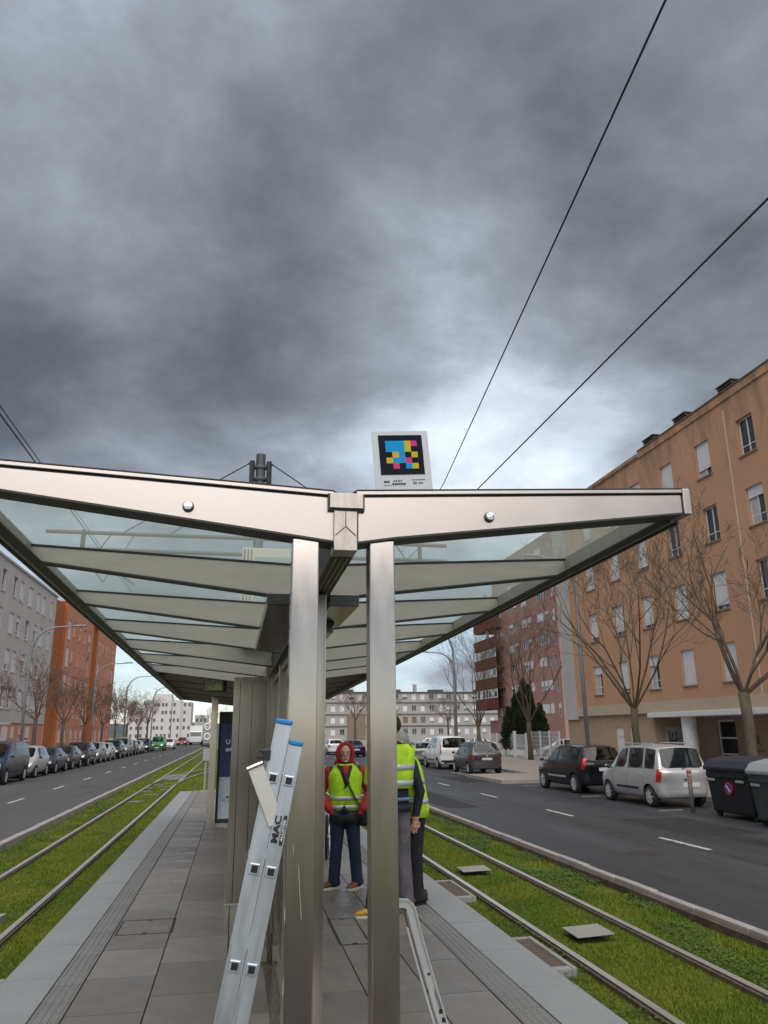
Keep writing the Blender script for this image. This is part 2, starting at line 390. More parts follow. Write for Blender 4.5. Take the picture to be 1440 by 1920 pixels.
w = (.0026 + .003 * rng.random(n)) * P[:, 2] * (1 + .6 * edge); a = rng.uniform(0, 2 * np.pi, n); ln = rng.uniform(.2, 1.3, n) * h; la = rng.uniform(0, 2 * np.pi, n)
V = np.zeros((n, 3, 3)); dx, dy = np.cos(a) * w, np.sin(a) * w
V[:, 0] = np.column_stack([P[:, 0] - dx, P[:, 1] - dy, np.full(n, -.355)]); V[:, 1] = np.column_stack([P[:, 0] + dx, P[:, 1] + dy, np.full(n, -.355)])
V[:, 2] = np.column_stack([P[:, 0] + np.cos(la) * ln, P[:, 1] + np.sin(la) * ln, -.352 + h])
def tri_mesh(name, V, m):
    n = len(V); me = bpy.data.meshes.new(name); me.vertices.add(n * 3); me.vertices.foreach_set('co', V.astype(np.float32).ravel())
    me.loops.add(n * 3); me.loops.foreach_set('vertex_index', np.arange(n * 3, dtype=np.int32)); me.polygons.add(n)
    me.polygons.foreach_set('loop_start', np.arange(0, n * 3, 3, dtype=np.int32)); me.materials.append(m); me.update(calc_edges=True); return me
tag(obj('grass', tri_mesh('grass', V, M_blade)), 'short green grass growing between and beside the tram rails', 'grass', kind='stuff')

# broad-leaved clover clumps towards the kerbs
q = np.vstack([grass_pts(4.45, 5.25, 4, 30, 1500), grass_pts(2.9, 3.25, 4, 16, 500), grass_pts(-4.25, -3.55, 8, 30, 900)])
cl_ = np.array([mnoise.noise((p[0] * 1.6, p[1] * 1.1, 8.3)) for p in q]); q = q[cl_ > .08 - .1 * (rng.random(len(q)))]
keep = np.ones(len(q), bool)
for a_, b_, c_, d_ in PLATES: keep &= ~((q[:, 0] > a_) & (q[:, 0] < b_) & (q[:, 1] > c_) & (q[:, 1] < d_))
q = q[keep]; n = len(q); a = rng.uniform(0, 2 * np.pi, n); r_ = rng.uniform(.010, .022, n); zz = -.352 + rng.uniform(.025, .075, n); t3 = rng.uniform(-.006, .006, (n, 3))
V = np.zeros((n, 3, 3))
for k in range(3): V[:, k] = np.column_stack([q[:, 0] + r_ * np.cos(a + 2.1 * k), q[:, 1] + r_ * np.sin(a + 2.1 * k), zz + t3[:, k]])
tag(obj('clover', tri_mesh('clover', V, two_scale('clover_leaf', [(.035, .075, .008), (.065, .115, .010), (.05, .095, .012), (.095, .145, .018)], (2, 3), (25, 3), rough=.6, bump=0))), 'dark green clover clumps spreading along the kerb beside the rails', 'clover', kind='stuff')
# wear on the roads: repair patches, covers, cracks
M_patch = two_scale('asphalt_patch', [(.012, .012, .014), (.018, .018, .020), (.016, .016, .018), (.028, .028, .03)], (2, 4), (60, 3), rough=.75, bump=.3, bscale=90)
for rd_, x0, x1, y0, y1 in ((0, 9.3, 10.9, 15.4, 18.6), (0, 6.0, 7.0, 22.5, 28.5), (0, 9.6, 11.0, 33, 37.5)):
    pts = []
    for (xa, ya), (xb, yb) in zip(((x0, y0), (x1, y0), (x1, y1), (x0, y1)), ((x1, y0), (x1, y1), (x0, y1), (x0, y0))):
        for k in range(6): pts.append((xa + (xb - xa) * k / 6 + random.uniform(-.03, .03), ya + (yb - ya) * k / 6 + random.uniform(-.03, .03), -.3185))
    MB().add(pts, [tuple(range(len(pts)))]).build('repair_patch', M_patch, roads[rd_])
M_iron = mat('cast_iron', (.05, .045, .042), .6, .5, var=.2, vscale=20)
for rd_, x, y in ((0, 7.2, 13.6), (0, 9.9, 24.2), (1, -6.0, 36), (1, -8.6, 29)): MB().lathe([(.32, -.319), (.32, -.3175), (.29, -.317), (.02, -.317)], 28, 'z', (x, y, 0)).build('manhole_cover', M_iron, roads[rd_])
for rd_, x, y, l_ in ((0, 8.1, 9, 9), (0, 7.0, 17, 14), (0, 10.4, 19, 10), (1, -7.6, 22, 16), (1, -5.4, 30, 20)):
    pts = [(x, y, -.3195)]
    while pts[-1][1] < y + l_: pts.append((pts[-1][0] + random.gauss(0, .035), pts[-1][1] + random.uniform(.1, .35), -.3195))
    MB().tube(pts, .006, 4).build('crack', M_joint, roads[rd_])
# plates and drains in the grass
M_drain = mat('drain_rust', (.11, .085, .07), .85, var=.3, vscale=12, bump=.4)
for (x0, x1, y0, y1), lab in zip(PLATES[:2], ('pale square concrete cover plate in the grass, farther of the two between rails', 'pale square concrete cover plate in the grass, nearer of the two between rails')):
    b = MB(); b.add([(x0, y0, -.275), (x1, y0 + .04, -.268), (x1 + .02, y1, -.272), (x0 + .02, y1 - .04, -.279), (x0, y0, -.288), (x1, y0 + .04, -.281), (x1 + .02, y1, -.285), (x0 + .02, y1 - .04, -.292)], [(0, 1, 2, 3), (7, 6, 5, 4), (0, 4, 5, 1), (1, 5, 6, 2), (2, 6, 7, 3), (3, 7, 4, 0)])
    tag(b.build('cover_plate', M_conc, bevel=.008), lab, 'cover plate', 'cover plates in the grass')
def drain(x0, x1, y0, y1, lab):
    t = thing('drain_box', lab, 'drain', ((x0 + x1) / 2, (y0 + y1) / 2, -.36), group='drain boxes beside the platform')
    hx, hy = (x1 - x0) / 2, (y1 - y0) / 2
    b = MB(); b.box(-hx, -hx + .05, -hy, hy, 0, .09).box(hx - .05, hx, -hy, hy, 0, .09).box(-hx + .05, hx - .05, -hy, -hy + .09, 0, .088).box(-hx + .05, hx - .05, hy - .05, hy, 0, .088); b.build('rim', M_conc, t, bevel=.008)
    n = int((2 * hy - .14) / .055); me = MB().box(-hx + .05, hx - .05, -.018, .018, .03, .08).mesh('grate_bar', M_drain)
    for i in range(n): o = obj('grate_bar', me, t); o.location = (0, -hy + .115 + i * .055, 0)
    b = MB(); b.box(-.02, .02, -hy + .09, hy - .05, .03, .07).box(-hx + .05, hx - .05, -hy + .09, hy - .05, .0, .012); b.build('grate_spine', M_drain, t)
drain(2.76, 3.17, 10.55, 11.75, 'rusty grated drain box at the platform edge, farther from the camera')
drain(2.76, 3.13, 7.35, 8.5, 'rusty grated drain box at the platform edge with thick pale rim, nearer')
drain(-2.28, -1.9, 7.35, 8.15, 'brown grated drain box at the platform edge on the side of the ladder')
b = MB(); b.add([(-3.3, 10.9, -.27), (-2.62, 10.95, -.275), (-2.66, 10.7, -.275), (-3.3, 10.62, -.27), (-3.3, 10.9, -.37), (-2.62, 10.95, -.37), (-2.66, 10.7, -.37), (-3.3, 10.62, -.37)], [(0, 1, 2, 3), (7, 6, 5, 4), (0, 4, 5, 1), (1, 5, 6, 2), (2, 6, 7, 3), (3, 7, 4, 0)])
tag(b.build('cover_plate', mat('plate_metal', (.45, .45, .44), .5, .6, var=.2), bevel=.006), 'bright metal strip plate lying between the rails near the dark van side', 'cover plate', 'cover plates in the grass')

# platform
plat = MB(); plat.box(-1.64, 2.52, -3, 27.2, -.5, -.014)
plat = tag(plat.build('platform', M_joint), kind='structure')
def slabs(name, x0, x1, y0, y1, ln, mats, off=0, gap=.0055, z=0.0, jit=.0015):
    meshes = [MB().box(x0 + gap, x1 - gap, gap, ln - gap, -.02, z).mesh(name, m) for m in mats]
    y = y0 - off
    while y < y1 - .02:
        o = obj(name, random.choice(meshes), plat); o.location = (0, y, random.uniform(-jit, jit)); y += ln
slabs('edge_slab', -1.65, -1.25, -1, 27.0, 1.0, [M_edge], z=.004)
slabs('edge_slab', 2.11, 2.53, -1, 27.0, 1.0, [M_edge], z=.004)
slabs('tactile_tile', -1.25, -1.04, 4, 26.9, .4, [M_tact], z=.003)
slabs('tactile_tile', 1.88, 2.11, 4, 26.9, .4, [M_tact], z=.003)
xs = [-1.04, -.52, .02, .56, 1.0, 1.44, 1.88]
for i in range(6): slabs('paving_slab', xs[i], xs[i + 1], 2, 27.0, .82, M_slab, off=(i % 2) * .41 + .1 * i)
b = MB()
for x0 in (-1.235, 1.9):
    for j in range(4):
        y = 4.6
        while y < 15: b.lathe([(.013, 0), (.011, .005), (.004, .007)], 6, 'z', (x0 + j * .05 + .01, y, .003)); y += .05
tag(b.build('tactile_dots', M_tact, plat, smooth=False), kind='stuff')
# manhole covers set in the paving
for cx, cy, w_, l_ in ((-.76, 8.55, .26, .3), (1.12, 7.95, .14, .5)):
    b = MB(); b.box(cx - w_, cx + w_, cy - l_, cy - l_ + .014, -.01, .0035).box(cx - w_, cx + w_, cy + l_ - .014, cy + l_, -.01, .0035).box(cx - w_, cx - w_ + .014, cy - l_ + .014, cy + l_ - .014, -.01, .0034).box(cx + w_ - .014, cx + w_, cy - l_ + .014, cy + l_ - .014, -.01, .0034)
    b.box(cx - .02, cx + .03, cy - l_ + .03, cy - l_ + .06, -.01, .003).box(cx - .02, cx + .03, cy + l_ - .06, cy + l_ - .03, -.01, .003)
    b.build('manhole_frame', mat('manhole_iron', (.045, .04, .037), .7, .3), plat)

# ================================================================== SHELTER
def steel(name, col, rough, var=.07, sx=(1, 1, 1)):
    return mat(name, col, rough, 1.0, var=var, vscale=5, stretch=sx, rvar=.05)
M_steel = steel('brushed_steel', (.55, .495, .455), .18, .03, (1.4, 1.4, .35))
M_steel2 = steel('brushed_steel_beam', (.485, .438, .405), .34, .05, (.6, 2, 1.1))
M_steel_d = steel('dull_steel', (.33, .295, .265), .20, .012, (1, 1, .4))
M_stain = mat('stained_steel', (.44, .395, .36), .42, .95, var=.22, vscale=16, stretch=(2, 2, .7), rvar=.1)
M_rib = mat('rib_paint', (.37, .34, .305), .5, .2, var=.06, vscale=4, stretch=(.6, 3, 3))
M_dark = mat('dark_profile', (.035, .035, .032), .5, .2)
M_black = mat('black_plastic', (.012, .012, .013), .45)
M_rubber_gap = mat('rubber_and_gap_shade', (.008, .008, .008), .6)
M_roofglass = glass('roof_glass', (.84, .92, .88), .03, .5, (.62, .68, .62), .34)
M_clear = glass('clear_glass', (.80, .86, .85), .02)
M_panel = mat('roof_panel_grey', (.30, .28, .26), .5, .2, var=.08)
SH = thing('tram_shelter', 'brushed steel tram stop shelter with winged glass roof over the platform', 'shelter', (.44, 3.2, 0))
def par(o, root):
    o.parent = root; o.location = Vector(o.location) - root.location; return o
def dz(y): return -.0165 * (y - 3.2)
def arm(side, inset=0.0):
    if side < 0: return [(.39, 2.588), (.207, 2.611), (-1.19, 2.784), (-1.19, 2.864), (.39, 2.786)]
    return [(.49, 2.588), (.666, 2.616), (2.06, 2.786), (2.06, 2.877), (.49, 2.793)]
for s in (-1, 1):
    b = MB(); b.prism(arm(s), 'y', 3.2, 3.29); par(b.build('front_beam', M_steel2, bevel=.004), SH)
    a = arm(s); q = [(x, z) for x, z in (a[0], a[1], a[2])]
    b = MB()
    for (x0, z0), (x1, z1) in zip(q[:-1], q[1:]): b.add([(x0, 3.196, z0 - .006), (x1, 3.196, z1 - .006), (x1, 3.33, z1 - .006), (x0, 3.33, z0 - .006), (x0, 3.196, z0 - .001), (x1, 3.196, z1 - .001), (x1, 3.33, z1 - .001), (x0, 3.33, z0 - .001)], [(0, 1, 2, 3), (7, 6, 5, 4), (0, 4, 5, 1), (2, 6, 7, 3), (1, 5, 6, 2), (0, 3, 7, 4)])
    par(b.build('lower_flange_shadow', M_dark), SH)  # flange strip coloured dark to draw the shadow line under the beam
    bx, bz = (-.231, 2.717) if s < 0 else (1.091, 2.725)
    b = MB(); b.lathe([(.020, 3.2), (.020, 3.186), (.0165, 3.178), (.003, 3.176)], 20, 'y', (bx, 0, bz)); par(b.build('cap_bolt', mat('bolt_chrome', (.8, .79, .77), .15, 1.0), smooth=False), SH)
    b = MB(); b.lathe([(.024, 3.199), (.024, 3.194)], 20, 'y', (bx, 0, bz)); par(b.build('bolt_gasket', M_dark), SH)
    # cover strip above the beam, and a black strip painted as the shade in the gap below
    x0, x1 = (-1.2, .385) if s < 0 else (.485, 2.062)
    def tz(x): return 2.864 - .0494 * (x + 1.19) if s < 0 else 2.793 + .0535 * (x - .49)
    b = MB(); b.prism([(x0, tz(x0) + .007), (x1, tz(x1) + .007), (x1, tz(x1) + .026), (x0, tz(x0) + .026)], 'y', 3.19, 3.30); par(b.build('cover_strip', M_steel2, bevel=.003), SH)
    b = MB(); b.prism([(x0, tz(x0) - .001), (x1, tz(x1) - .001), (x1, tz(x1) + .008), (x0, tz(x0) + .008)], 'y', 3.205, 3.30); par(b.build('gap_shade', M_rubber_gap), SH)
    b = MB(); b.prism([(x0, tz(x0) + .0265), (x1, tz(x1) + .0265), (x1, tz(x1) + .031), (x0, tz(x0) + .031)], 'y', 3.188, 3.31); par(b.build('roof_edge', M_dark), SH)
    # turned down end of the roofing at the gutter
    xe = x1 if s < 0 else x0
    b = MB(); b.tube([(xe - s * .0, 3.20, tz(xe) + .028), (xe - s * .012, 3.20, tz(xe) + .02), (xe - s * .02, 3.2, tz(xe) - .008)], .005, 6); par(b.build('flashing_end', M_dark), SH)
b = MB(); b.box(2.062, 2.10, 3.186, 3.31, 2.779, 2.905); par(b.build('beam_end_cap', M_steel2, bevel=.003), SH)
b = MB(); b.box(-1.23, -1.192, 3.186, 3.31, 2.775, 2.895); par(b.build('beam_end_cap', M_steel2, bevel=.003), SH)
# gutter mouth, spout block and gutter
b = MB(); b.box(.364, .512, 3.17, 3.30, 2.731, 2.80); par(b.build('gutter_mouth', M_stain, bevel=.003), SH)
b = MB(); b.box(.358, .518, 3.182, 3.205, 2.723, 2.7305).box(.3575, .3635, 3.182, 3.205, 2.7305, 2.80).box(.5125, .5185, 3.182, 3.205, 2.7305, 2.80); par(b.build('mouth_trim', M_dark), SH)
b = MB(); b.box(.384, .486, 3.18, 3.31, 2.545, 2.722); par(b.build('spout_block', M_stain, bevel=.003), SH)
b = MB(); b.box(.4335, .4365, 3.177, 3.181, 2.655, 2.722); b.obox((.413, 3.179, 2.632), (.022, 0, .020), (0, .002, 0), (.001, 0, -.0012)); b.obox((.457, 3.179, 2.632), (.022, 0, -.020), (0, .002, 0), (.001, 0, .0012)); par(b.build('spout_seam', M_dark), SH)
Y1 = 18.35
b = MB()
for (y0, y1) in ((3.312, Y1),):
    b.add([(.385, y0, 2.545 + dz(y0)), (.485, y0, 2.545 + dz(y0)), (.485, y1, 2.545 + dz(y1)), (.385, y1, 2.545 + dz(y1)), (.36, y0, 2.70), (.51, y0, 2.70), (.51, y1, 2.70 + dz(y1)), (.36, y1, 2.70 + dz(y1))], [(0, 1, 2, 3), (7, 6, 5, 4), (0, 4, 5, 1), (1, 5, 6, 2), (2, 6, 7, 3), (3, 7, 4, 0)])
par(b.build('gutter', M_dark), SH)
b = MB()
for x in (.41, .435, .46): b.add([(x, 3.312, 2.541), (x + .006, 3.312, 2.541), (x + .006, Y1, 2.541 + dz(Y1)), (x, Y1, 2.541 + dz(Y1))], [(0, 1, 2, 3)])
par(b.build('gutter_ribs', M_steel_d), SH)
# inner ribs, glass and eave channels
PIT = 1.36; NR = 12
for s in (-1, 1):
    for k in range(1, NR):
        y = 3.25 + PIT * k; d = dz(y); a = [(x, z + d) for x, z in arm(s)]
        b = MB(); b.prism(a, 'y', y - .035, y + .035); par(b.build('rib', M_rib, bevel=.003), SH)
        b = MB()
        for (x0, z0), (x1, z1) in zip(a[:2], a[1:3]): b.add([(x0, y - .05, z0 - .008), (x1, y - .05, z1 - .008), (x1, y + .05, z1 - .008), (x0, y + .05, z0 - .008), (x0, y - .05, z0 - .001), (x1, y - .05, z1 - .001), (x1, y + .05, z1 - .001), (x0, y + .05, z0 - .001)], [(0, 1, 2, 3), (7, 6, 5, 4), (0, 4, 5, 1), (2, 6, 7, 3), (1, 5, 6, 2), (0, 3, 7, 4)])
        par(b.build('rib_flange_shadow', M_dark), SH)  # flange in a dark colour, standing in for the rib's shadow gap
        x0, x1 = a[3][0], a[4][0]; z0, z1 = a[3][1], a[4][1]
        b = MB(); b.add([(x0, y - .04, z0 + .001), (x1, y - .04, z1 + .001), (x1, y + .04, z1 + .001), (x0, y + .04, z0 + .001), (x0, y - .04, z0 + .012), (x1, y - .04, z1 + .012), (x1, y + .04, z1 + .012), (x0, y + .04, z0 + .012)], [(0, 1, 2, 3), (7, 6, 5, 4), (0, 4, 5, 1), (2, 6, 7, 3), (1, 5, 6, 2), (0, 3, 7, 4)]); par(b.build('glazing_gasket', M_rubber_gap), SH)
    for k in range(NR - 1):
        y0 = 3.31 if k == 0 else 3.25 + PIT * k + .005; y1 = 3.25 + PIT * (k + 1) - .005
        (xo, zo), (xi, zi) = arm(s)[3], arm(s)[4]
        b = MB(); b.add([(xo, y0, zo + dz(y0) + .016), (xi, y0, zi + dz(y0) + .016), (xi, y1, zi + dz(y1) + .016), (xo, y1, zo + dz(y1) + .016)], [(0, 1, 2, 3)])
        o = par(b.build('glass_panel' if k < 6 else 'roof_panel', M_roofglass if k < 6 else M_panel), SH)
    xe = -1.2 if s < 0 else 2.072
    zb, zt = (2.775, 2.885) if s < 0 else (2.776, 2.895)
    ys = (3.312, 8.0, 13.0, Y1)
    for y0, y1 in zip(ys[:-1], ys[1:]):
        b = MB()
        def bar(xa, xb, za, zc, mi):
            b.add([(xa, y0, za + dz(y0)), (xb, y0, za + dz(y0)), (xb, y1, za + dz(y1)), (xa, y1, za + dz(y1)), (xa, y0, zc + dz(y0)), (xb, y0, zc + dz(y0)), (xb, y1, zc + dz(y1)), (xa, y1, zc + dz(y1))], [(0, 1, 2, 3), (7, 6, 5, 4), (0, 4, 5, 1), (1, 5, 6, 2), (2, 6, 7, 3), (3, 7, 4, 0)], mi)
        bar(xe - .012, xe + .012, zb, zt, 0); bar(xe - s * .012, xe - s * .075, zb - .004, zb + .004, 1); bar(xe + s * .013, xe + s * .03, zb - .01, zt + .01, 1)
        par(b.build('eave_channel', [M_rib, M_dark]), SH)
# columns
def column(x0, x1, y0, y1, z1, m=M_steel, z0=0):
    b = MB(); b.box(x0, x1, y0, y1, z0, z1); return par(b.build('column', m, bevel=.005), SH)
column(.21, .325, 3.215, 3.315, 2.602); column(.545, .655, 3.215, 3.315, 2.606)
column(.37, .461, 4.12, 4.22, 2.52)
column(-.48, -.35, 16.45, 16.6, 2.56); column(1.25, 1.38, 16.45, 16.6, 2.56)
for x0, x1 in ((.207, .328), (.542, .658)):
    b = MB(); b.box(x0 - .02, x1 + .02, 3.195, 3.335, 0, .012); par(b.build('base_plate', M_steel_d), SH)
# scratches on the near column
b = MB(); b.tube([(.262, 3.2142, 1.31), (.268, 3.2142, 1.22), (.276, 3.2142, 1.12)], .0009, 4); b.tube([(.24, 3.2142, 1.38), (.2415, 3.2142, 1.35)], .0008, 4); par(b.build('scratch', mat('scratch_bright', (.85, .82, .76), .4, .6)), SH)
b = MB(); b.tube([(.384, 3.3, 2.6), (.384, 18.2, 2.6 + dz(18.2))], .006, 6); par(b.build('cable', M_black), SH)
# lengthwise glass screen under the gutter
for y0, y1 in ((4.24, 5.9), (5.96, 7.6), (7.66, 9.3)):
    zt = 2.46 + dz(y1) * .6
    b = MB(); b.box(.436, .444, y0 + .03, y1 - .03, .16, zt - .05); par(b.build('screen_pane', M_clear), SH)
    b = MB(); b.box(.415, .465, y0, y0 + .03, .08, zt).box(.415, .465, y1 - .03, y1, .08, zt).box(.417, .463, y0 + .03, y1 - .03, .12, .16).box(.417, .463, y0 + .03, y1 - .03, zt - .05, zt - .001); par(b.build('screen_frame', M_steel_d), SH)
    b = MB(); b.box(.40, .48, y1 + .002, y1 + .058, 0, 2.5 + dz(y1)); par(b.build('screen_post', M_steel_d, bevel=.004), SH)
# soffit housing
M_soff = mat('soffit_steel', (.16, .155, .16), .16, .9, var=.2, vscale=2)
for y0, y1 in ((4.25, 5.42), (5.45, 6.75)):
    b = MB(); b.box(.145, .383, y0, y1, 2.475, 2.545); par(b.build('soffit_panel', M_soff, bevel=.006), SH)
    b = MB(); b.box(.49, .66, y0, y1 - .3, 2.475, 2.545); par(b.build('soffit_panel', M_soff, bevel=.006), SH)
b = MB(); b.lathe([(.045, 2.478), (.045, 2.462), (.02, 2.44), (.003, 2.437)], 16, 'z', (.56, 4.95, 0)); par(b.build('soffit_camera', M_black, smooth=True), SH)

# things standing in and around the shelter
cab = thing('steel_cabinet', 'tall brushed steel cabinet standing under the shelter behind the ladder', 'cabinet', (.145, 9.8, 0))
for i, (x0, x1) in enumerate(((-.03, .045), (.049, .185), (.189, .345), (.349, .40))):
    b = MB(); b.box(x0, x1, 9.35 + .004 * (i == 3), 10.25, .015, 2.43); par(b.build('cladding_panel', M_steel_d, bevel=.003), cab)
b = MB(); b.box(-.04, .41, 9.33, 10.27, 0, .016); par(b.build('foot', M_conc), cab)
b = MB(); b.box(.34, .40, 9.3, 9.346, 1.35, 1.62); par(b.build('card_reader', M_rib, bevel=.006), cab)
tot = thing('poster_totem', 'information totem with dark blue and pale poster behind the steel cabinet', 'totem', (.05, 16.75, 0))
b = MB(); b.box(-.32, .42, 16.66, 16.8, .08, 2.22); par(b.build('casing', M_dark, bevel=.01), tot)
b = MB(); b.box(-.30, .40, 16.8, 16.83, .0, .08); b.box(-.32, .42, 16.65, 16.8, 0, .08); par(b.build('foot', M_stain), tot)
b = MB(); b.box(-.27, .37, 16.652, 16.659, .95, 1.98); par(b.build('poster', mat('poster_blue', (.02, .03, .13), .25), ), tot)
b = MB(); b.box(-.27, .37, 16.652, 16.659, .16, .946); par(b.build('poster', mat('poster_pale', (.50, .57, .62), .25, var=.12, vscale=7)), tot)
M_wprint = mat('white_print', (.8, .8, .8), .5); M_kprint = mat('black_print', (.015, .015, .018), .5)
for s_, z_, sz in (('U', 1.62, .13), ('en', 1.48, .13)):
    o = obj('lettering', text_mesh(s_, sz, M_wprint, align='LEFT', bold=.004), None); o.location = (-.17, 16.650, z_); o.rotation_euler = (R(90), 0, 0); par(o, tot)
b = MB()
for (x, z, w_, h_) in ((-.2, 1.36, .1, .012), (-.12, .55, .06, .03), (-.18, .5, .05, .02), (-.08, .48, .09, .015)): b.box(x, x + w_, 16.649, 16.6515, z, z + h_)
par(b.build('poster_print', M_kprint), tot)
dsp = thing('passenger_display', 'hanging olive green passenger display under the roof beside the cabinet', 'display', (-.3, 11.6, 2.37))
b = MB(); b.box(-.16, .16, -.05, .05, 0, .27); b.build('casing', M_dark, dsp, bevel=.01)
b = MB(); b.box(-.14, .14, -.056, -.051, .02, .25); b.build('screen', mat('lcd_green', (.17, .19, .04), .3, var=.3, vscale=8), dsp)
b = MB()
for x, z, w_, h_ in ((-.02, .15, .05, .06), (.03, .08, .04, .05), (-.07, .06, .03, .02)): b.tube([(x, -.058, z), (x + w_, -.058, z + h_ * .4), (x + w_ * .3, -.058, z + h_)], .005, 4)
b.build('screen_digits', mat('lcd_light', (.55, .58, .4), .5), dsp)
b = MB(); b.tube([(-.1, 0, .27), (-.1, 0, .40)], .01, 6).tube([(.1, 0, .27), (.1, 0, .40)], .01, 6); b.build('hanger', M_steel_d, dsp)
dsp.rotation_euler = (0, 0, R(-28))
pb = thing('perch_bench', 'chrome legged perch bench beside the glass screen behind the ladder', 'bench', (.3, 7.5, 0))
for y in (-.5, .5):
    b = MB(); b.tube([(.05, y, 0), (.05, y, .45), (.0, y, .62), (-.1, y, .66)], .022, 8); b.build('leg', M_steel_d, pb, smooth=True)
    b = MB(); b.box(-.02, .11, y - .05, y + .05, 0, .014); b.build('foot_plate', M_steel_d, pb)
b = MB(); b.box(-.16, .02, -.8, .8, .66, .70); b.build('seat', M_steel_d, pb, bevel=.01)
b = MB()
for i in range(9): b.box(.30 + i * .011, .305 + i * .011, 5.4, 7.1, -.01, .006)
b.box(.295, .40, 5.38, 5.40, -.01, .006); b.build('floor_grating', M_steel_d, plat)

# rooftop sign
sg = thing('roof_sign', 'white sign with a coloured square code in a black field, standing on the roof edge', 'sign', (.745, 3.36, 2.80))
sg.rotation_euler = (0, R(-4.2), 0)
def sx(u): return (u - .5) * .274
b = MB(); b.box(-.137, .137, 0, .006, .03, .385); b.build('board', mat('sign_white', (.52, .55, .58), .6, var=.04, spec=.2), sg, bevel=.002)
b = MB(); b.box(-.107, .105, -.003, -.0005, .165, .362); b.build('code_field', mat('sign_dark', (.014, .016, .026), .8, spec=.05), sg)
cc = {'C': mat('code_cyan', (.010, .26, .54), .7, spec=.1), 'Y': mat('code_yellow', (.52, .38, .02), .7, spec=.1), 'P': mat('code_pink', (.54, .045, .19), .7, spec=.1)}
for r_, row in enumerate(('CCCYP', 'CCCYK', 'KYCKY', 'YCCPK', 'KPKCY')):
    for c_, ch in enumerate(row):
        if ch == 'K': continue
        x = -.107 + .031 + c_ * .0308; z = .362 - .029 - (r_ + 1) * .0282
        b = MB(); b.box(x, x + .0308, -.0045 - (ord(ch) % 3) * .0002, -.0032, z, z + .0282); b.build('code_square', cc[ch], sg)
for s_, x, z, sz in (('eus', -.083, .132, .02), ('EUSKOTREN', -.025, .118, .0115), ('o o o o', -.03, .135, .014), ('IQ', .052, .122, .016), ('navilens', .08, .122, .0075)):
    o = obj('lettering', text_mesh(s_, sz, M_kprint, bold=.0006), sg); o.location = (x, -.0012, z); o.rotation_euler = (R(90), 0, 0)
b = MB(); b.box(.038, .105, -.0015, -.0002, .1365, .139).box(-.1, -.062, -.0015, -.0002, .112, .1135); b.build('printed_rule', M_kprint, sg)
b = MB(); b.box(-.1, -.08, .006, .03, 0, .2).box(.08, .1, .006, .03, 0, .2); b.build('bracket', M_steel_d, sg)
rb = thing('rooftop_box', 'cream framed equipment box seen through the roof glass above the cabinet', 'equipment box', (.3, 8.2, 2.72))
b = MB(); b.box(-.30, .34, 0, .5, .08, 1.0); b.build('casing', mat('cream_paint', (.55, .53, .42), .5, var=.05), rb, bevel=.01)
b = MB(); b.box(-.16, .30, -.008, -.001, .16, .90); b.build('panel', mat('bluegrey_panel', (.28, .34, .36), .3), rb)
b = MB(); b.lathe([(.15, -.016), (.15, -.009)], 24, 'y', (.07, 0, .55)); b.build('fan_guard', mat('fan_guard', (.20, .26, .29), .4), rb)
b = MB(); b.box(-.28, -.265, -.006, -.001, .1, .98).box(-.24, -.23, -.006, -.001, .1, .98).box(-.205, -.195, -.006, -.001, .1, .98); b.build('louvre_slot', M_dark, rb)
b = MB(); b.box(-.28, -.2, .05, .45, 0, .08).box(.22, .3, .05, .45, 0, .08); b.build('foot', M_steel_d, rb)

# ------------------------------------------------------------------ ladder leaning at the near column
M_alu = mat('ladder_aluminium', (.55, .59, .64), .38, .85, var=.05, vscale=5, stretch=(5, 5, .6), rvar=.08)
M_blue = mat('ladder_blue_cap', (.012, .17, .42), .4)
lad = thing('ladder', 'two section aluminium ladder with blue end caps leaning at the near steel column', 'ladder', (-.138, 2.8, 0))
T = math.atan(.185); lad.rotation_euler = (0, T, 0)            # local z runs up the stiles
def stile(x0, x1, y, zt):
    b = MB()
    b.prism([(x0, y), (x1, y), (x1, y + .006), (x1 - .004, y + .024), (x0 + .004, y + .024), (x0, y + .006)], 'z', .02, zt)
    b.prism([(x0, y - .0025), (x0 + .005, y - .0025), (x0 + .005, y - .0002), (x0, y - .0002)], 'z', .02, zt)
    b.prism([(x1 - .004, y - .0025), (x1, y - .0025), (x1, y - .0002), (x1 - .004, y - .0002)], 'z', .02, zt)
    b.build('stile', M_alu, lad, bevel=.001)
    b = MB(); b.box(x0 - .002, x1 + .002, y - .005, y + .027, zt - .004, zt + .014); b.build('end_cap', M_blue, lad, bevel=.005)
    b = MB(); b.box(x0 - .003, x1 + .003, y - .006, y + .03, 0, .03); b.build('foot', M_black, lad, bevel=.004)
for y, dx in ((0, 0), (.36, .022)): stile(-.060 + dx, -.004 + dx, y, 1.855); stile(-.001 + dx, .046 + dx, y - .012, 1.792)
M_hole_shade = mat('rung_hole_shade', (.006, .006, .007), .6)
zr = [1.672 - .288 * i for i in range(6)]
for z in zr:
    for x in (-.032, .0225):
        yy = -.012 if x > 0 else 0
        rg = MB(); rg.box(x - .014, x + .014, .026, .345, z - .014, z + .014); r_ = rg.build('rung', M_alu, lad, bevel=.003)
        k = MB(); k.box(x - .017, x + .017, yy - .006, yy - .001, z - .017, z + .017); k.build('rung_end', M_alu, lad, bevel=.004)
        k = MB(); k.box(x - .011, x + .011, yy - .0075, yy - .0062, z - .011, z + .011); k.build('rung_hole_shade', M_hole_shade, lad, bevel=.002)  # flat near-black square, the shade inside the open rung put into colour
def lettering(s_, sz, m, root, loc, rot, bold=0):
    o = obj('lettering', text_mesh(s_, sz, m, bold=bold), root); o.location = loc; o.rotation_euler = rot; return o
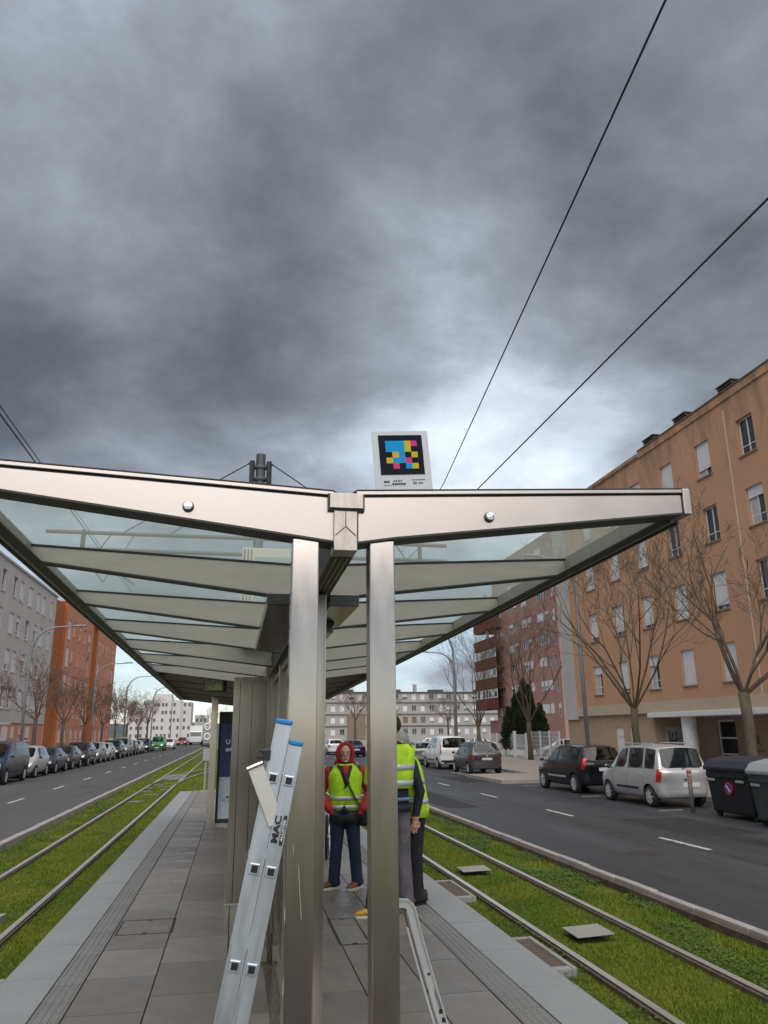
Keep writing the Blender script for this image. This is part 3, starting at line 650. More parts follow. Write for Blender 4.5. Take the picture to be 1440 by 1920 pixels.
o = lettering('MAC', .036, M_kprint, lad, (.014, -.0153, 1.515), (R(90), R(-90), 0), .0016); o.scale = (1.12, .8, 1)
b = MB(); b.box(.0305, .0415, -.0158, -.0149, 1.468, 1.562); b.build('logo_bar', M_kprint, lad)
o = lettering('ALLISTER', .0125, mat('silver_print', (.55, .57, .6), .5), lad, (.036, -.0165, 1.515), (R(90), R(-90), 0), .0004); o.scale = (1.35, .8, 1)
b = MB(); b.obox((-.045, -.0075, 1.615), (.0225, 0, .0145), (0, .0035, 0), (.055, 0, -.085)); b.build('stabiliser_plate', mat('bare_aluminium', (.56, .55, .51), .45, .5, var=.05), lad, bevel=.003)
b = MB(); b.tube([(-.124, -.010, 1.686), (-.077, -.010, 1.716)], .008, 8); b.build('stabiliser_lip', mat('lip_aluminium', (.7, .69, .66), .2, 1.0), lad)
b = MB(); b.obox((-.068, .0, 1.742), (.012, 0, .002), (0, .012, 0), (-.002, 0, .018)); b.obox((-.088, 0, 1.752), (.01, 0, .0), (0, .010, 0), (0, 0, .005)); b.obox((-.088, 0, 1.732), (.01, 0, .0), (0, .010, 0), (0, 0, .005)); b.build('clip', M_black, lad, bevel=.003)
# curved aluminium bar behind the other column
cb_ = thing('curved_bar', 'bowed aluminium stabiliser bar leaning behind the column without a ladder', 'stabiliser bar', (1.06, 3.55, 0))
path = [(.70, 1.092), (.755, 1.088), (.772, 1.07), (.79, 1.0), (.818, .90), (.848, .80), (.878, .70), (.91, .60), (.95, .45), (.985, .28), (1.02, .12), (1.04, .0)]
def strip(off, w_, y0, y1, k0=0):
    L_ = []; Rr = []
    for i, (x, z) in enumerate(path):
        a = path[max(i - 1, 0)]; c = path[min(i + 1, len(path) - 1)]; d = Vector((c[0] - a[0], 0, c[1] - a[1])).normalized(); n = Vector((-d.z, 0, d.x))
        if i >= k0: L_.append(Vector((x, 0, z)) + n * (off - w_ / 2)); Rr.append(Vector((x, 0, z)) + n * (off + w_ / 2))
    b = MB(); b.loft([[(l.x - 1.06, y0, max(0, l.z)), (r.x - 1.06, y0, max(0, r.z)), (r.x - 1.06, y1, max(0, r.z)), (l.x - 1.06, y1, max(0, l.z))] for l, r in zip(L_, Rr)]); return b
M_alu2 = mat('bar_aluminium', (.70, .72, .73), .35, .8, var=.05, vscale=6)
strip(0, .036, 0, .012).build('bar_face', M_alu2, cb_); strip(.017, .006, -.012, -.0005).build('bar_lip', M_alu2, cb_); strip(-.034, .010, .0, .03, 3).build('bar_edge', M_alu2, cb_); strip(-.026, .008, .02, .03, 2).build('bar_web', M_steel_d, cb_)
b = MB()
for x, z in ((.845, .815), (.93, .55)): b.lathe([(.006, -.004), (.006, -.0005)], 10, 'y', (x - 1.06, 0, z))
b.build('rivet', M_dark, cb_)
b = MB()
for i in range(7): b.box(.868 - 1.06 + i * .0042, .8695 - 1.06 + i * .0042, -.0018, -.0003, .73 - i * .011, .76 - i * .009)
for i in range(3): b.box(.885 - 1.06 + .012 * i, .9 - 1.06 + .012 * i, -.0018, -.0003, .665 - i * .032, .682 - i * .032)
b.build('printed_label', M_kprint, cb_)

# ================================================================== BUILDINGS
def plaster(name, col, k=.16, streak=None, z0=0, z1=1):
    """plaster with blotches and, under the parapet, rain-dirt streaks that start at height z0..z1 (object space)"""
    m = two_scale(name, [tuple(c * (1 - k) for c in col), col, tuple(c * (1 - k * .4) for c in col), tuple(min(1, c * (1 + k * .6)) for c in col)], (.35, 5), (6, 4), rough=.88, bump=.12, bscale=25, spec=.2, rvar=.05)
    if streak:
        nt = m.node_tree; N = nt.nodes; L = nt.links; b = N['Principled BSDF']; src = b.inputs['Base Color'].links[0].from_socket
        tc = N.new('ShaderNodeTexCoord'); mp = N.new('ShaderNodeMapping'); L.new(tc.outputs['Object'], mp.inputs[0]); mp.inputs['Scale'].default_value = (1, 1, .28)
        n = N.new('ShaderNodeTexNoise'); L.new(mp.outputs[0], n.inputs[0]); n.inputs['Scale'].default_value = 1.3; n.inputs['Detail'].default_value = 6; n.inputs['Roughness'].default_value = .68
        sp = N.new('ShaderNodeSeparateXYZ'); L.new(tc.outputs['Object'], sp.inputs[0])
        h = N.new('ShaderNodeMapRange'); L.new(sp.outputs[2], h.inputs[0]); h.inputs[1].default_value = z0; h.inputs[2].default_value = z1; h.inputs[3].default_value = 0; h.inputs[4].default_value = .30
        ad = N.new('ShaderNodeMath'); ad.operation = 'ADD'; L.new(n.outputs[0], ad.inputs[0]); L.new(h.outputs[0], ad.inputs[1])
        r = N.new('ShaderNodeMapRange'); L.new(ad.outputs[0], r.inputs[0]); r.inputs[1].default_value = .66; r.inputs[2].default_value = .95; r.inputs[4].default_value = .85
        x = N.new('ShaderNodeMix'); x.data_type = 'RGBA'; L.new(r.outputs[0], x.inputs[0]); L.new(src, x.inputs[6]); x.inputs[7].default_value = (*streak, 1); L.new(x.outputs[2], b.inputs['Base Color'])
    return m
M_pane = mat('window_pane', (.03, .036, .042), .06, 0, spec=.8, var=.3, vscale=.7)
M_frame = mat('window_frame_white', (.66, .67, .69), .45)
M_shut = mat('roller_shutter', (.60, .61, .63), .6, var=.06, vscale=2.5, bump=.3, bscale=18, stretch=(.02, .02, 1.4))
M_shut_b = mat('roller_shutter_brown', (.16, .11, .09), .6, var=.1)
M_curtain = mat('curtain', (.42, .43, .44), .9, var=.2, vscale=6, stretch=(4, 1, .2))
M_sill = mat('stone_sill', (.22, .15, .11), .85, var=.15)
M_sill_w = mat('pale_sill', (.62, .60, .58), .8)
_wc = {}
def window(root, x, z, w, h, kind, sill=M_sill, dep=.14, sub=True, frame_m=None, shut_m=None, mull=1):
    """x, z: lower left corner in the facade; kind: how far the shutter is down (0..1)"""
    fm = frame_m or M_frame; sm = shut_m or M_shut; key = (w, h, kind, sill.name if sill else '', dep, sub, fm.name, sm.name, mull)
    if key not in _wc:
        f = .05 if w < 2 else .06; d = {}
        d['pane'] = MB().box(0, w, dep + .03, dep + .045, 0, h).mesh('window', M_pane)
        b = MB(); y0, y1 = dep, dep + .028
        b.box(0, f, y0, y1, 0, h).box(w - f, w, y0, y1, 0, h).box(f, w - f, y0, y1, 0, f).box(f, w - f, y0, y1, h - f, h)
        for i in range(mull): xm = w * (i + 1) / (mull + 1); b.box(xm - f * .5, xm + f * .5, y0 - .004, y1, f, h - f)
        if h > 1.4 and mull: b.box(f, w - f, y0 + .002, y1, h * .24, h * .24 + f * .7)
        d['frame'] = b.mesh('frame', fm)
        if kind > 0: d['shutter'] = MB().box(.012, w - .012, dep - .05, dep - .012, h * (1 - kind) + (.012 if kind > .97 else 0), h).mesh('shutter', sm)
        if 0 < kind < .8 and sub: d['curtain'] = MB().box(f, w * .46, dep + .012, dep + .0285, f, h * .9).mesh('curtain', M_curtain)
        if sill: d['sill'] = MB().box(-.07, w + .07, -.06, dep - .002, -.07, -.004).mesh('sill', sill)
        _wc[key] = d
    d = _wc[key]
    p = obj('window', d['pane'], root); p.location = (x, 0, z)
    for k in ('frame', 'shutter', 'curtain', 'sill'):
        if k in d: obj(k, d[k], p)
    return p
def wall_holes(b, L, z0, z1, holes, dep=.2, mi=0, y=0.0, x0=0.0):
    us = sorted({x0, L} | {v for h in holes for v in (h[0], h[1])}); zs = sorted({z0, z1} | {v for h in holes for v in (h[2], h[3])})
    us = [u for u in us if x0 <= u <= L]; zs = [z for z in zs if z0 <= z <= z1]
    for a, c in zip(us[:-1], us[1:]):
        for e, f in zip(zs[:-1], zs[1:]):
            mu, mz = (a + c) / 2, (e + f) / 2
            if any(h[0] < mu < h[1] and h[2] < mz < h[3] for h in holes): continue
            b.add([(a, y, e), (c, y, e), (c, y, f), (a, y, f)], [(0, 1, 2, 3)], mi)
    for (a, c, e, f) in holes:
        for q in (((a, e), (a, f)), ((c, f), (c, e)), ((a, f), (c, f)), ((c, e), (a, e))):
            (u0, w0), (u1, w1) = q; b.add([(u0, y, w0), (u1, y, w1), (u1, y + dep, w1), (u0, y + dep, w0)], [(0, 1, 2, 3)], mi)
def shell(b, x0, x1, d, z0, z1, mi=0, y=0.0):
    """sides, back and roof of a block whose front is the wall with holes"""
    b.add([(x0, y, z0), (x0, d, z0), (x0, d, z1), (x0, y, z1)], [(0, 1, 2, 3)], mi); b.add([(x1, y, z0), (x1, d, z0), (x1, d, z1), (x1, y, z1)], [(0, 1, 2, 3)], mi)
    b.add([(x0, d, z0), (x1, d, z0), (x1, d, z1), (x0, d, z1)], [(0, 1, 2, 3)], mi); b.add([(x0, y, z1), (x1, y, z1), (x1, d, z1), (x0, d, z1)], [(0, 1, 2, 3)], mi)

# --- ochre block beside the parked cars (local x = 46 - Y, z = height + .2)
M_ochre = plaster('ochre_plaster', (.50, .29, .18), .10, (.20, .125, .08), 11.5, 15.7)
M_cream = plaster('cream_band', (.47, .38, .29), .1)
M_stone = plaster('beige_stone', (.36, .27, .20), .14)
M_greyp = plaster('pale_grey_plaster', (.46, .44, .435), .08)
M_white = mat('white_render', (.62, .62, .63), .7, var=.06)
ob = thing('apartment_block', 'ochre plastered apartment block with white shutters and dark chimneys beside the parked cars', 'building', (20, 46, -.2), R(-90))
rows = [12.66, 9.70, 6.75, 3.80]; wins = []; kinds = {}
random.seed(3)
pattern = {(0, 0): 1, (0, 1): .35, (0, 2): .12, (1, 2): .22, (0, 3): .78}
for k in range(-3, 7):
    xc = 46 - (26.05 + 3.03 * (k - 0)); 
    for r_, z in enumerate(rows): wins.append((xc - .525, xc + .525, z, z + 1.62, r_, k))
b = MB(); wall_holes(b, 34, 3.25, 15.8, [w_[:4] for w_ in wins if w_[0] > 1.8], .2, 0, x0=1.75); b.build('wall', M_ochre, ob)
b = MB(); b.box(0, 1.75, -.004, .3, 2.55, 15.45); b.build('end_strip', M_greyp, ob)
b = MB(); shell(b, 0, 34, 14, 0.0, 15.45, y=.3); b.build('side_wall', M_ochre, ob)
b = MB(); b.box(11.6, 34.05, -.06, 14.05, 15.45, 15.8); b.box(-.05, 11.6, -.03, 14, 15.45, 15.52); b.build('parapet', M_ochre, ob)
b = MB(); b.box(11.6, 34.1, -.10, .3, 15.8, 15.86); b.box(-.06, 11.6, -.07, .3, 15.52, 15.57); b.build('coping', mat('coping_dark', (.12, .085, .06), .8), ob)
b = MB(); b.box(1.75, 34, -.05, .3, 2.72, 3.25); b.build('band', M_cream, ob)
b = MB(); b.box(10.2, 34, -.22, 2.6, 2.50, 2.72); b.build('portico_slab', M_white, ob, bevel=.02)
doors = [(6.1, 7.0, .05, 2.1), (7.65, 8.55, .05, 2.1)]
b = MB(); wall_holes(b, 10.2, 0, 2.72, doors, .12, 0, y=.12); b.build('ground_wall', M_stone, ob)
for a, c, e, f in doors:
    o = MB().box(a, c, .2, .24, e, f).build('door', M_white, ob)
    MB().box(a + .1, c - .1, .19, .199, e + .25, e + .3).box(a + .1, c - .1, .19, .199, e + 1.5, e + 1.55).build('rail', M_greyp, o)
pw = [(11.85, 13.25, .1, 2.35)]
b = MB(); wall_holes(b, 34, 0, 2.6, [pw[0]], .15, 0, y=2.4, x0=10.2); b.add([(10.2, .12, 0), (10.2, 2.4, 0), (10.2, 2.4, 2.6), (10.2, .12, 2.6)], [(0, 1, 2, 3)]); b.build('porch_wall', M_stone, ob)
o = MB().box(11.85, 13.25, 2.52, 2.54, .1, 2.35).build('door', mat('door_dark', (.012, .010, .010), .25), ob)
MB().box(11.85, 11.93, 2.47, 2.519, .1, 2.35).box(13.17, 13.25, 2.47, 2.519, .1, 2.35).box(11.93, 13.17, 2.47, 2.519, .78, .86).box(11.93, 13.17, 2.47, 2.519, 1.5, 1.58).box(11.93, 13.17, 2.47, 2.519, 2.27, 2.35).build('frame', M_frame, o)
for x in (12.85, 20.2, 27.5):
    MB().lathe([(.33, 0), (.33, 2.5)], 24, 'z', (x, .35, 0)).build('pillar', M_white, ob, smooth=False)
MB().box(10.205, 10.22, .65, 1.5, .75, 2.05).build('notice_panel', M_greyp, ob)
b = MB()                                                   # spray tags on the porch walls
def tagline(pts, y, r=.022):
    b.tube([(x, y, z) for x, z in pts], r, 4)
for q in ([(.75, 1.0), (.85, 1.5), (.8, 1.9), (.95, 1.2), (1.0, 1.8)], [(1.05, 1.7), (1.25, 1.85), (1.1, 1.2), (1.4, 1.0)], [(.7, 1.3), (1.0, 1.4), (1.45, 1.55)]): b.tube([(10.225, y_, z_) for y_, z_ in q], .025, 4)
for i, (x, z) in enumerate(((14.05, 1.3), (14.35, 1.35), (14.7, 1.3))):
    tagline([(x + .2, z + .32), (x, z + .3), (x, z), (x + .2, z + .02)] if i == 0 else ([(x, z), (x, z + .35), (x + .2, z + .3), (x + .2, z), (x, z)] if i == 1 else [(x, z), (x, z + .35), (x + .2, z + .28), (x, z + .16), (x + .22, z - .05)]), 2.385)
tagline([(14.15, 1.05), (15.05, 1.02)], 2.385); tagline([(14.5 + .12 * math.cos(a * .6), 1.88 + .12 * math.sin(a * .6)) for a in range(12)], 2.385); b.build('graffiti', mat('graffiti_paint', (.05, .045, .045), .7), ob)
b = MB(); b.box(18.72, 18.76, -.03, .0, 3.25, 15.1); b.build('downpipe', mat('pale_joint', (.55, .46, .38), .6), ob)
for (a, c, e, f, r_, k) in wins:
    if a < 1.8: continue
    if a > 33: continue
    kd = {(0, -1): .3, (0, 0): .0, (0, 1): .78, (0, 2): .92, (1, 0): .28, (1, 1): 0, (1, 2): 0, (1, 3): .92, (1, 4): 1, (1, 5): 1, (2, 0): 0, (2, 1): .88, (2, 2): 1, (2, 3): .9, (2, 4): .88, (3, 3): .3, (3, 2): 1, (3, 1): 1}.get((r_, k), random.choice((1, 1, .9, .85, .3)))
    window(ob, a + .012, e + .05, 1.026, 1.57, kd)
for y_, h_ in ((28.2, 1.05), (31.9, .95), (34.9, .8), (21, 1.0)):
    x = 46 - y_
    c = MB().box(x - .55, x + .55, .9, 2.0, 15.45, 16.25).build('chimney', M_ochre, ob)
    b = MB()
    for i in range(4): b.box(x - .52, x + .52, .92, 1.98, 16.29 + i * .13, 16.36 + i * .13)
    b.box(x - .42, x + .42, 1.0, 1.9, 16.25, 16.8).box(x - .56, x + .56, .88, 2.02, 16.8, 16.86); b.build('cowl', mat('cowl_dark', (.035, .032, .03), .7), c)

# --- pink brick block with brown balconies behind it
M_pink = plaster('pink_brick', (.34, .20, .18), .12)
M_brown = plaster('brown_balcony', (.125, .042, .028), .12)
pk = thing('apartment_block', 'tall pinkish brick apartment block with brown corner balconies behind the fence', 'building', (38, 112, -.2), R(-90))
holes = []; L_ = 24.2
cols = [(1.4, .9, 1), (2.9, .9, 1), (6.5, 2.0, 2), (8.7, 1.5, 1), (12.0, 2.0, 2), (14.2, 1.3, 1), (17.6, 2.3, 2), (20.1, 1.3, 1), (22.6, .9, 0)]
for r_ in range(8):
    for i, (x, w_, mu) in enumerate(cols):
        z = 3.9 + 2.83 * r_ + (.0 if i < 8 else -.35); holes.append((x, x + w_, z, z + (1.2 if i < 8 else 1.5), mu))
b = MB(); wall_holes(b, L_, 0, 26.2, [h_[:4] for h_ in holes], .2); shell(b, 0, L_, 16, 0, 26.2); b.build('wall', M_pink, pk)
random.seed(11)
for a, c, e, f, mu in holes: window(pk, a + .01, e + .01, c - a - .02, f - e - .02, random.choice((0, 1, .6, .9, .4, 0)), sill=None, dep=.1, sub=False, mull=mu)
MB().box(7, L_, 4, 15, 26.2, 28.6).build('roof_storey', M_pink, pk); MB().box(11, 15, 6, 12, 28.6, 30.2).build('stair_tower', M_pink, pk)
for i in range(6):
    zt = 18.1 + 2.9 - 2.9 * i
    MB().box(-5.8, 4.2, -1.4, -1.22, zt - 1.5, zt).box(-5.8, -5.62, -1.22, 4.0, zt - 1.5, zt).box(-5.62, 4.2, -1.22, -.02, zt - 1.62, zt - 1.5).build('balcony', M_brown, pk)
    MB().box(-.6, -.2, -1.1, -.7, zt, zt + 1.28).build('balcony_post', M_greyp, pk)
    if i > 2:
        p = MB().box(-5.5, 4.1, -1.2, -1.17, zt + .01, zt + 1.27).build('window', M_pane, pk); bb = MB()
        for x in (-5.5, -4.2, -2.9, -1.6, -.3, 1.0, 2.3, 3.9): bb.box(x, x + .16, -1.23, -1.201, zt + .01, zt + 1.27)
        bb.box(-5.5, 4.1, -1.226, -1.2005, zt + 1.12, zt + 1.26).box(-5.5, 4.1, -1.226, -1.2005, zt + .02, zt + .14); bb.build('frame', M_frame, p)
        MB().box(-4.0, -2.95, -1.215, -1.2006, zt + .15, zt + 1.1).box(1.2, 2.25, -1.215, -1.2006, zt + .4, zt + 1.1).build('shutter', M_shut, p)
MB().box(-5.4, 0, .6, 9, 0, 3.4).build('wing', M_pink, pk)

# --- grey four-storey terrace closing the street
M_fgrey = plaster('grey_facade', (.34, .325, .31), .08)
M_fbrown = plaster('brown_facade_panel', (.20, .16, .125), .1)
fb = thing('terrace_block', 'long grey four storey apartment block with rows of square windows closing the street', 'building', (8, 190, -.4), 0)
holes = []
for r_ in range(4):
    for c_ in range(28): x = 1.2 + 2.22 * c_; holes.append((x, x + 1.15, 1.3 + 2.75 * r_, 2.75 + 2.75 * r_, r_, c_))
b = MB(); wall_holes(b, 64, 0, 11.2, [h_[:4] for h_ in holes], .25); shell(b, 0, 64, 12, 0, 11.2); b.build('wall', M_fgrey, fb)
for z in (3.25, 6.0, 8.75): MB().box(-.1, 64.1, -.14, -.002, z, z + .28).build('band', mat('dark_band', (.10, .095, .10), .8), fb)
MB().box(-.2, 64.2, -.3, 12, 11.2, 11.5).build('roof', mat('roof_slate', (.055, .06, .07), .7), fb)
for x in (6, 17, 29, 40, 52): MB().box(x, x + 3.4, 3, 6, 11.5, 12.2).build('roof_light', mat('roof_slate', (.055, .06, .07), .7), fb)
MB().box(36.2, 37.0, 5, 6, 11.5, 13.6).build('chimney', M_fgrey, fb)
MB().box(18.6, 22.9, -.32, -.15, 0, 6.3).build('porch_block', M_fbrown, fb)
random.seed(5)
for a, c, e, f, r_, c_ in holes: window(fb, a + .01, e + .01, c - a - .02, f - e - .02, random.choice((0, 1, 1, .7, .5)), sill=None, dep=.16, sub=False, shut_m=M_shut_b if (r_ < 2 and 12 < c_ < 17) else None)

# --- the side of the dark van: white block, then terracotta block (local x = Y - Y0)
M_wpl = plaster('greyish_white_plaster', (.50, .465, .455), .07)
M_terra = plaster('terracotta_plaster', (.56, .25, .16), .10)
M_terrab = plaster('rust_plaster', (.38, .13, .05), .10)
wb = thing('apartment_block', 'pale grey apartment block with terracotta ground floor behind the dark blue van', 'building', (-18, 40, -.2), R(90))
holes = []
for r_ in range(4):
    for x, w_ in ((19.6, 1.1), (22.4, 1.1), (25.6, 1.15), (27.6, 1.15), (30.5, 1.2), (33.4, 1.1), (35.4, 1.25), (38.7, .85)): holes.append((x, x + w_, 12.7 - 2.9 * r_, 14.4 - 2.9 * r_, r_))
b = MB(); wall_holes(b, 41, 2.95, 15.2, [h_[:4] for h_ in holes], .2); shell(b, 0, 41, 12, 0, 15.2); b.build('wall', M_wpl, wb)
g_h = [(x, x + w_, 1.45, 2.75) for x, w_ in ((27.2, 1.9), (30.0, 1.0), (32.4, 1.3), (34.6, 1.5))]
b = MB(); wall_holes(b, 41, 0, 2.9, g_h + [(23.0, 24.8, .05, 2.6)], .2, y=.05); b.build('ground_wall', M_terra, wb)
MB().box(0, 26, -.9, .2, 2.78, 2.95).build('canopy', M_white, wb)
MB().box(23.0, 24.8, .18, .22, .05, 2.6).build('door', M_dark, wb)
MB().box(0, 41.1, -.12, 12, 15.2, 15.36).build('coping', M_greyp, wb)
random.seed(2)
for a, c, e, f, r_ in holes: window(wb, a + .01, e + .06, c - a - .02, f - e - .07, random.choice((0, 1, .9, .7, .3, 1)), sill=M_sill_w, sub=False)
for a, c, e, f in g_h: window(wb, a + .01, e + .06, c - a - .02, f - e - .07, random.choice((.6, 1, .8)), sill=M_sill_w, sub=False)
tb = thing('apartment_block', 'terracotta orange apartment block with tall narrow windows beyond the pale grey block', 'building', (-18, 81, -.2), R(90))
holes = []; g_h = []
for x0 in (5.4, 24.9):
    for x, w_, hh in ((1.2, 1.5, 2.1), (3.9, .9, 1.5), (7.4, 1.0, 1.6), (10.3, 1.0, 1.6), (13.1, 1.4, 2.2)):
        for r_ in range(4): z = 13.95 - 2.88 * r_; holes.append((x0 + x, x0 + x + w_, z - hh, z, r_))
        g_h.append((x0 + x, x0 + x + 1.2, 1.2, 2.6))
for xa, xb_ in ((5.4, 21.5), (24.9, 41.0)):
    b = MB(); wall_holes(b, xb_, 2.9, 15.6, [h_[:4] for h_ in holes if xa < h_[0] < xb_], .2, x0=xa); wall_holes(b, xb_, 0, 2.9, [h_ for h_ in g_h if xa < h_[0] < xb_], .2, x0=xa, y=.02)
    b.build('wall', M_terra, tb)
b = MB(); b.box(0, 5.38, .35, 12, 0, 15.3).box(21.52, 24.88, .35, 12, 0, 15.5).box(5.4, 21.5, .3, 12, 0, 15.58).box(24.9, 41, .3, 12, 0, 15.58).box(5.38, 5.4, .0, .36, 0, 15.6).box(24.88, 24.9, 0, .36, 0, 15.6); b.build('recessed_wall', M_terrab, tb)
MB().box(41.02, 47.6, 1.0, 12, 0, 15.2).build('end_wall', M_wpl, tb)
MB().box(5.3, 41.1, -.1, 12, 15.6, 15.75).build('coping', M_terrab, tb)
for a, c, e, f, r_ in holes: window(tb, a + .01, e + .05, c - a - .02, f - e - .06, random.choice((0, 1, .9, .5, .3, 0)), sill=M_sill_w, sub=False)
for a, c, e, f in g_h: window(tb, a + .01, e + .05, c - a - .02, f - e - .06, random.choice((.6, 1, .8)), sill=M_sill_w, sub=False)

# --- far white blocks at the end of the street
M_fw = plaster('far_white_plaster', (.52, .50, .50), .05)
fw = thing('apartment_block', 'white stepped apartment block far off at the end of the road with aerials', 'building', (-36, 280, -.4), 0)
M_fwin = mat('far_window', (.10, .10, .11), .3)
segs = [(0, 5.5, 10.6, 3), (5.5, 17.6, 13.8, 0), (9, 15, 15.2, 4), (17.6, 21, 13.4, 0)]
b = MB(); b.box(0, 5.5, 3, 16, 0, 10.6).box(5.5, 17.6, 0, 14, 0, 13.2).box(8.2, 14, 3, 12, 13.2, 15.4).box(17.6, 21, .6, 14, 0, 12.6); b.build('wall', M_fw, fw)
wm = MB().box(0, .75, -.02, .0, 0, 1.15).mesh('window', M_fwin)
for r_ in range(5):
    for i, x in enumerate((6.3, 8.6, 9.7, 11.2, 12.3, 13.9, 15.0, 16.4, 18.4, 20.0)):
        if (r_ * 3 + i * 5) % 7 in (2, 5): continue
        o = obj('window', wm, fw); o.location = (x, -.005 + (.6 if x > 17.6 else 0), .9 + 2.55 * r_)
    for x in (.8, 2.6, 4.0):
        if r_ < 4: o = obj('window', wm, fw); o.location = (x, 2.995, .9 + 2.55 * r_)
for x, h_ in ((9, 1.4), (10.5, .8), (12.4, 1.0), (16, .8)):
    MB().tube([(x, 6, 13), (x, 6, 15.6 + h_)], .06, 4).tube([(x - .8, 6, 15.5 + h_), (x + .8, 6, 15.5 + h_)], .06, 4).build('aerial', M_dark, fw)
fw2 = thing('apartment_block', 'lower pale apartment block at the far end of the road nearest the hills', 'building', (-14.6, 300, -.4), 0)
MB().box(0, 4.6, 0, 14, 0, 8.6).build('wall', M_fw, fw2)
for r_ in range(3):
    for x in (.5, 1.9, 3.3): o = obj('window', wm, fw2); o.location = (x, -.005, 1.0 + 2.6 * r_)
# hills
xs_ = np.linspace(-2600, 2600, 90); b = MB(); top = [(x, 3600, 42 + 26 * mnoise.noise((x / 420, 2, 0)) + 9 * mnoise.noise((x / 110, 5, 0))) for x in xs_]
b.loft([[(x, 2900, -1) for x in xs_], [(t_[0], 3250, t_[2] * .55) for t_ in top], top, [(x, 4200, -1) for x in xs_]], cap=False, closed=False)
tag(b.build('hills', mat('wooded_hills', (.055, .075, .085), .95, var=.2, vscale=.01), smooth=True), kind='structure')

# ================================================================== VEHICLES
from mathutils.bvhtree import BVHTree
M_cglass = glass('car_glass', (.42, .46, .45), .02, .9)
M_seat = mat('car_seat', (.03, .03, .032), .8)
M_tyre = mat('tyre', (.014, .014, .014), .85)
M_rim = mat('wheel_rim', (.56, .57, .58), .4, .5)
M_red = mat('lamp_red', (.45, .012, .012), .15, coat=.5)
M_headl = mat('lamp_clear', (.62, .64, .66), .1, .3, coat=.6)
M_plate = mat('number_plate', (.62, .63, .62), .4)
M_trim = mat('car_trim_black', (.016, .016, .017), .55)
def paint(name, col, metal=.4, rough=.32): return mat('paint_' + name, col, rough, metal, coat=.35, var=.04, vscale=2)
def car_body(sp):
    bm = bmesh.new(); G = []
    for (yl, yb, yt, hw, zb, zbelt, zt, hwt) in sp['st']:
        lv = [(hw * .86, yl, zb), (hw * .97, yl, zb + .13), (hw, (yl + yb) / 2, zb + (zbelt - zb) * .62), (hw * .955, yb, zbelt), (hwt, yt, zt - .055 if zt - zbelt > .2 else zt - .012), (hwt * .55, yt, zt)]
        G.append(([bm.verts.new(p) for p in lv], [bm.verts.new((-p[0], p[1], p[2])) for p in lv]))
    n = len(G); tagf = {}
    for i in range(n - 1):
        for s in (0, 1):
            for j in range(5):
                f = bm.faces.new((G[i][s][j], G[i + 1][s][j], G[i + 1][s][j + 1], G[i][s][j + 1])); tagf[('s', i, s, j)] = f
        tagf[('t', i)] = bm.faces.new((G[i][0][5], G[i + 1][0][5], G[i + 1][1][5], G[i][1][5]))
        bm.faces.new((G[i][0][0], G[i][1][0], G[i + 1][1][0], G[i + 1][0][0]))
    for e in (0, n - 1):
        for j in range(5): bm.faces.new((G[e][0][j], G[e][0][j + 1], G[e][1][j + 1], G[e][1][j]))
    bmesh.ops.recalc_face_normals(bm, faces=bm.faces)
    cl = bm.edges.layers.float.new('crease_edge')
    for i in (0, n - 1):
        for j in (2, 3):
            for s in (0, 1):
                e = bm.edges.get((G[i][s][j], G[i][s][j + 1]))
                if e: e[cl] = .55
    for i in range(n - 1):
        for s in (0, 1):
            e = bm.edges.get((G[i][s][3], G[i + 1][s][3])); e[cl] = .45
            e = bm.edges.get((G[i][s][0], G[i + 1][s][0])); e[cl] = .6
            e = bm.edges.get((G[i][s][4], G[i + 1][s][4])); e[cl] = .5
    vl = bm.verts.layers.float.new('crease_vert')
    def glaze(fs, th):
        r = bmesh.ops.inset_region(bm, faces=fs, thickness=th, depth=.003, use_even_offset=True)
        for f in fs:
            f.material_index = 1
        ed = {e for f in fs for e in f.edges}
        for e in ed:
            k = sum(1 for f in e.link_faces if f in fs)
            if k == 1: e[cl] = 1.0
        for v in {v for f in fs for v in f.verts}:
            if sum(1 for f in v.link_faces if f in fs) == 1: v[vl] = 1.0
        for f in r['faces']: f.material_index = 2 if sp.get('black_frames') else 0
    for i in sp['side']:
        for s in (0, 1): glaze([tagf[('s', i, s, 3)]], .045)
    for key in ('wind', 'rear'):
        i = sp.get(key)
        if i is not None: glaze([tagf[('s', i, 0, 4)], tagf[('t', i)], tagf[('s', i, 1, 4)]], .05)
    me = bpy.data.meshes.new('car_cage'); bm.to_mesh(me); bm.free()
    for m in (M_trim, M_cglass, M_trim): me.materials.append(m)
    o = bpy.data.objects.new('car_cage', me); COL.objects.link(o)
    s = o.modifiers.new('s', 'SUBSURF'); s.levels = 2; s.render_levels = 2
    cut = MB(); r = sp['wr'] + .055
    for y in sp['wy']:
        for sg_ in (-1, 1):
            x0, x1 = (.42 * sp['hw'] / .8, 1.4) if sg_ > 0 else (-1.4, -.42 * sp['hw'] / .8)
            cut.lathe([(r, x0), (r, x1)], 28, 'x', (0, y, sp['wr'] - .0))
    cme = cut.mesh('cutter', M_trim); 
    for m in (M_trim, M_trim): cme.materials.append(m)
    cme.polygons.foreach_set('material_index', [2] * len(cme.polygons))
    c = bpy.data.objects.new('cutter', cme); COL.objects.link(c)
    bo = o.modifiers.new('b', 'BOOLEAN'); bo.object = c; bo.operation = 'DIFFERENCE'; bo.solver = 'EXACT'
    ev = evalmesh(o); drop(o); drop(c); return ev
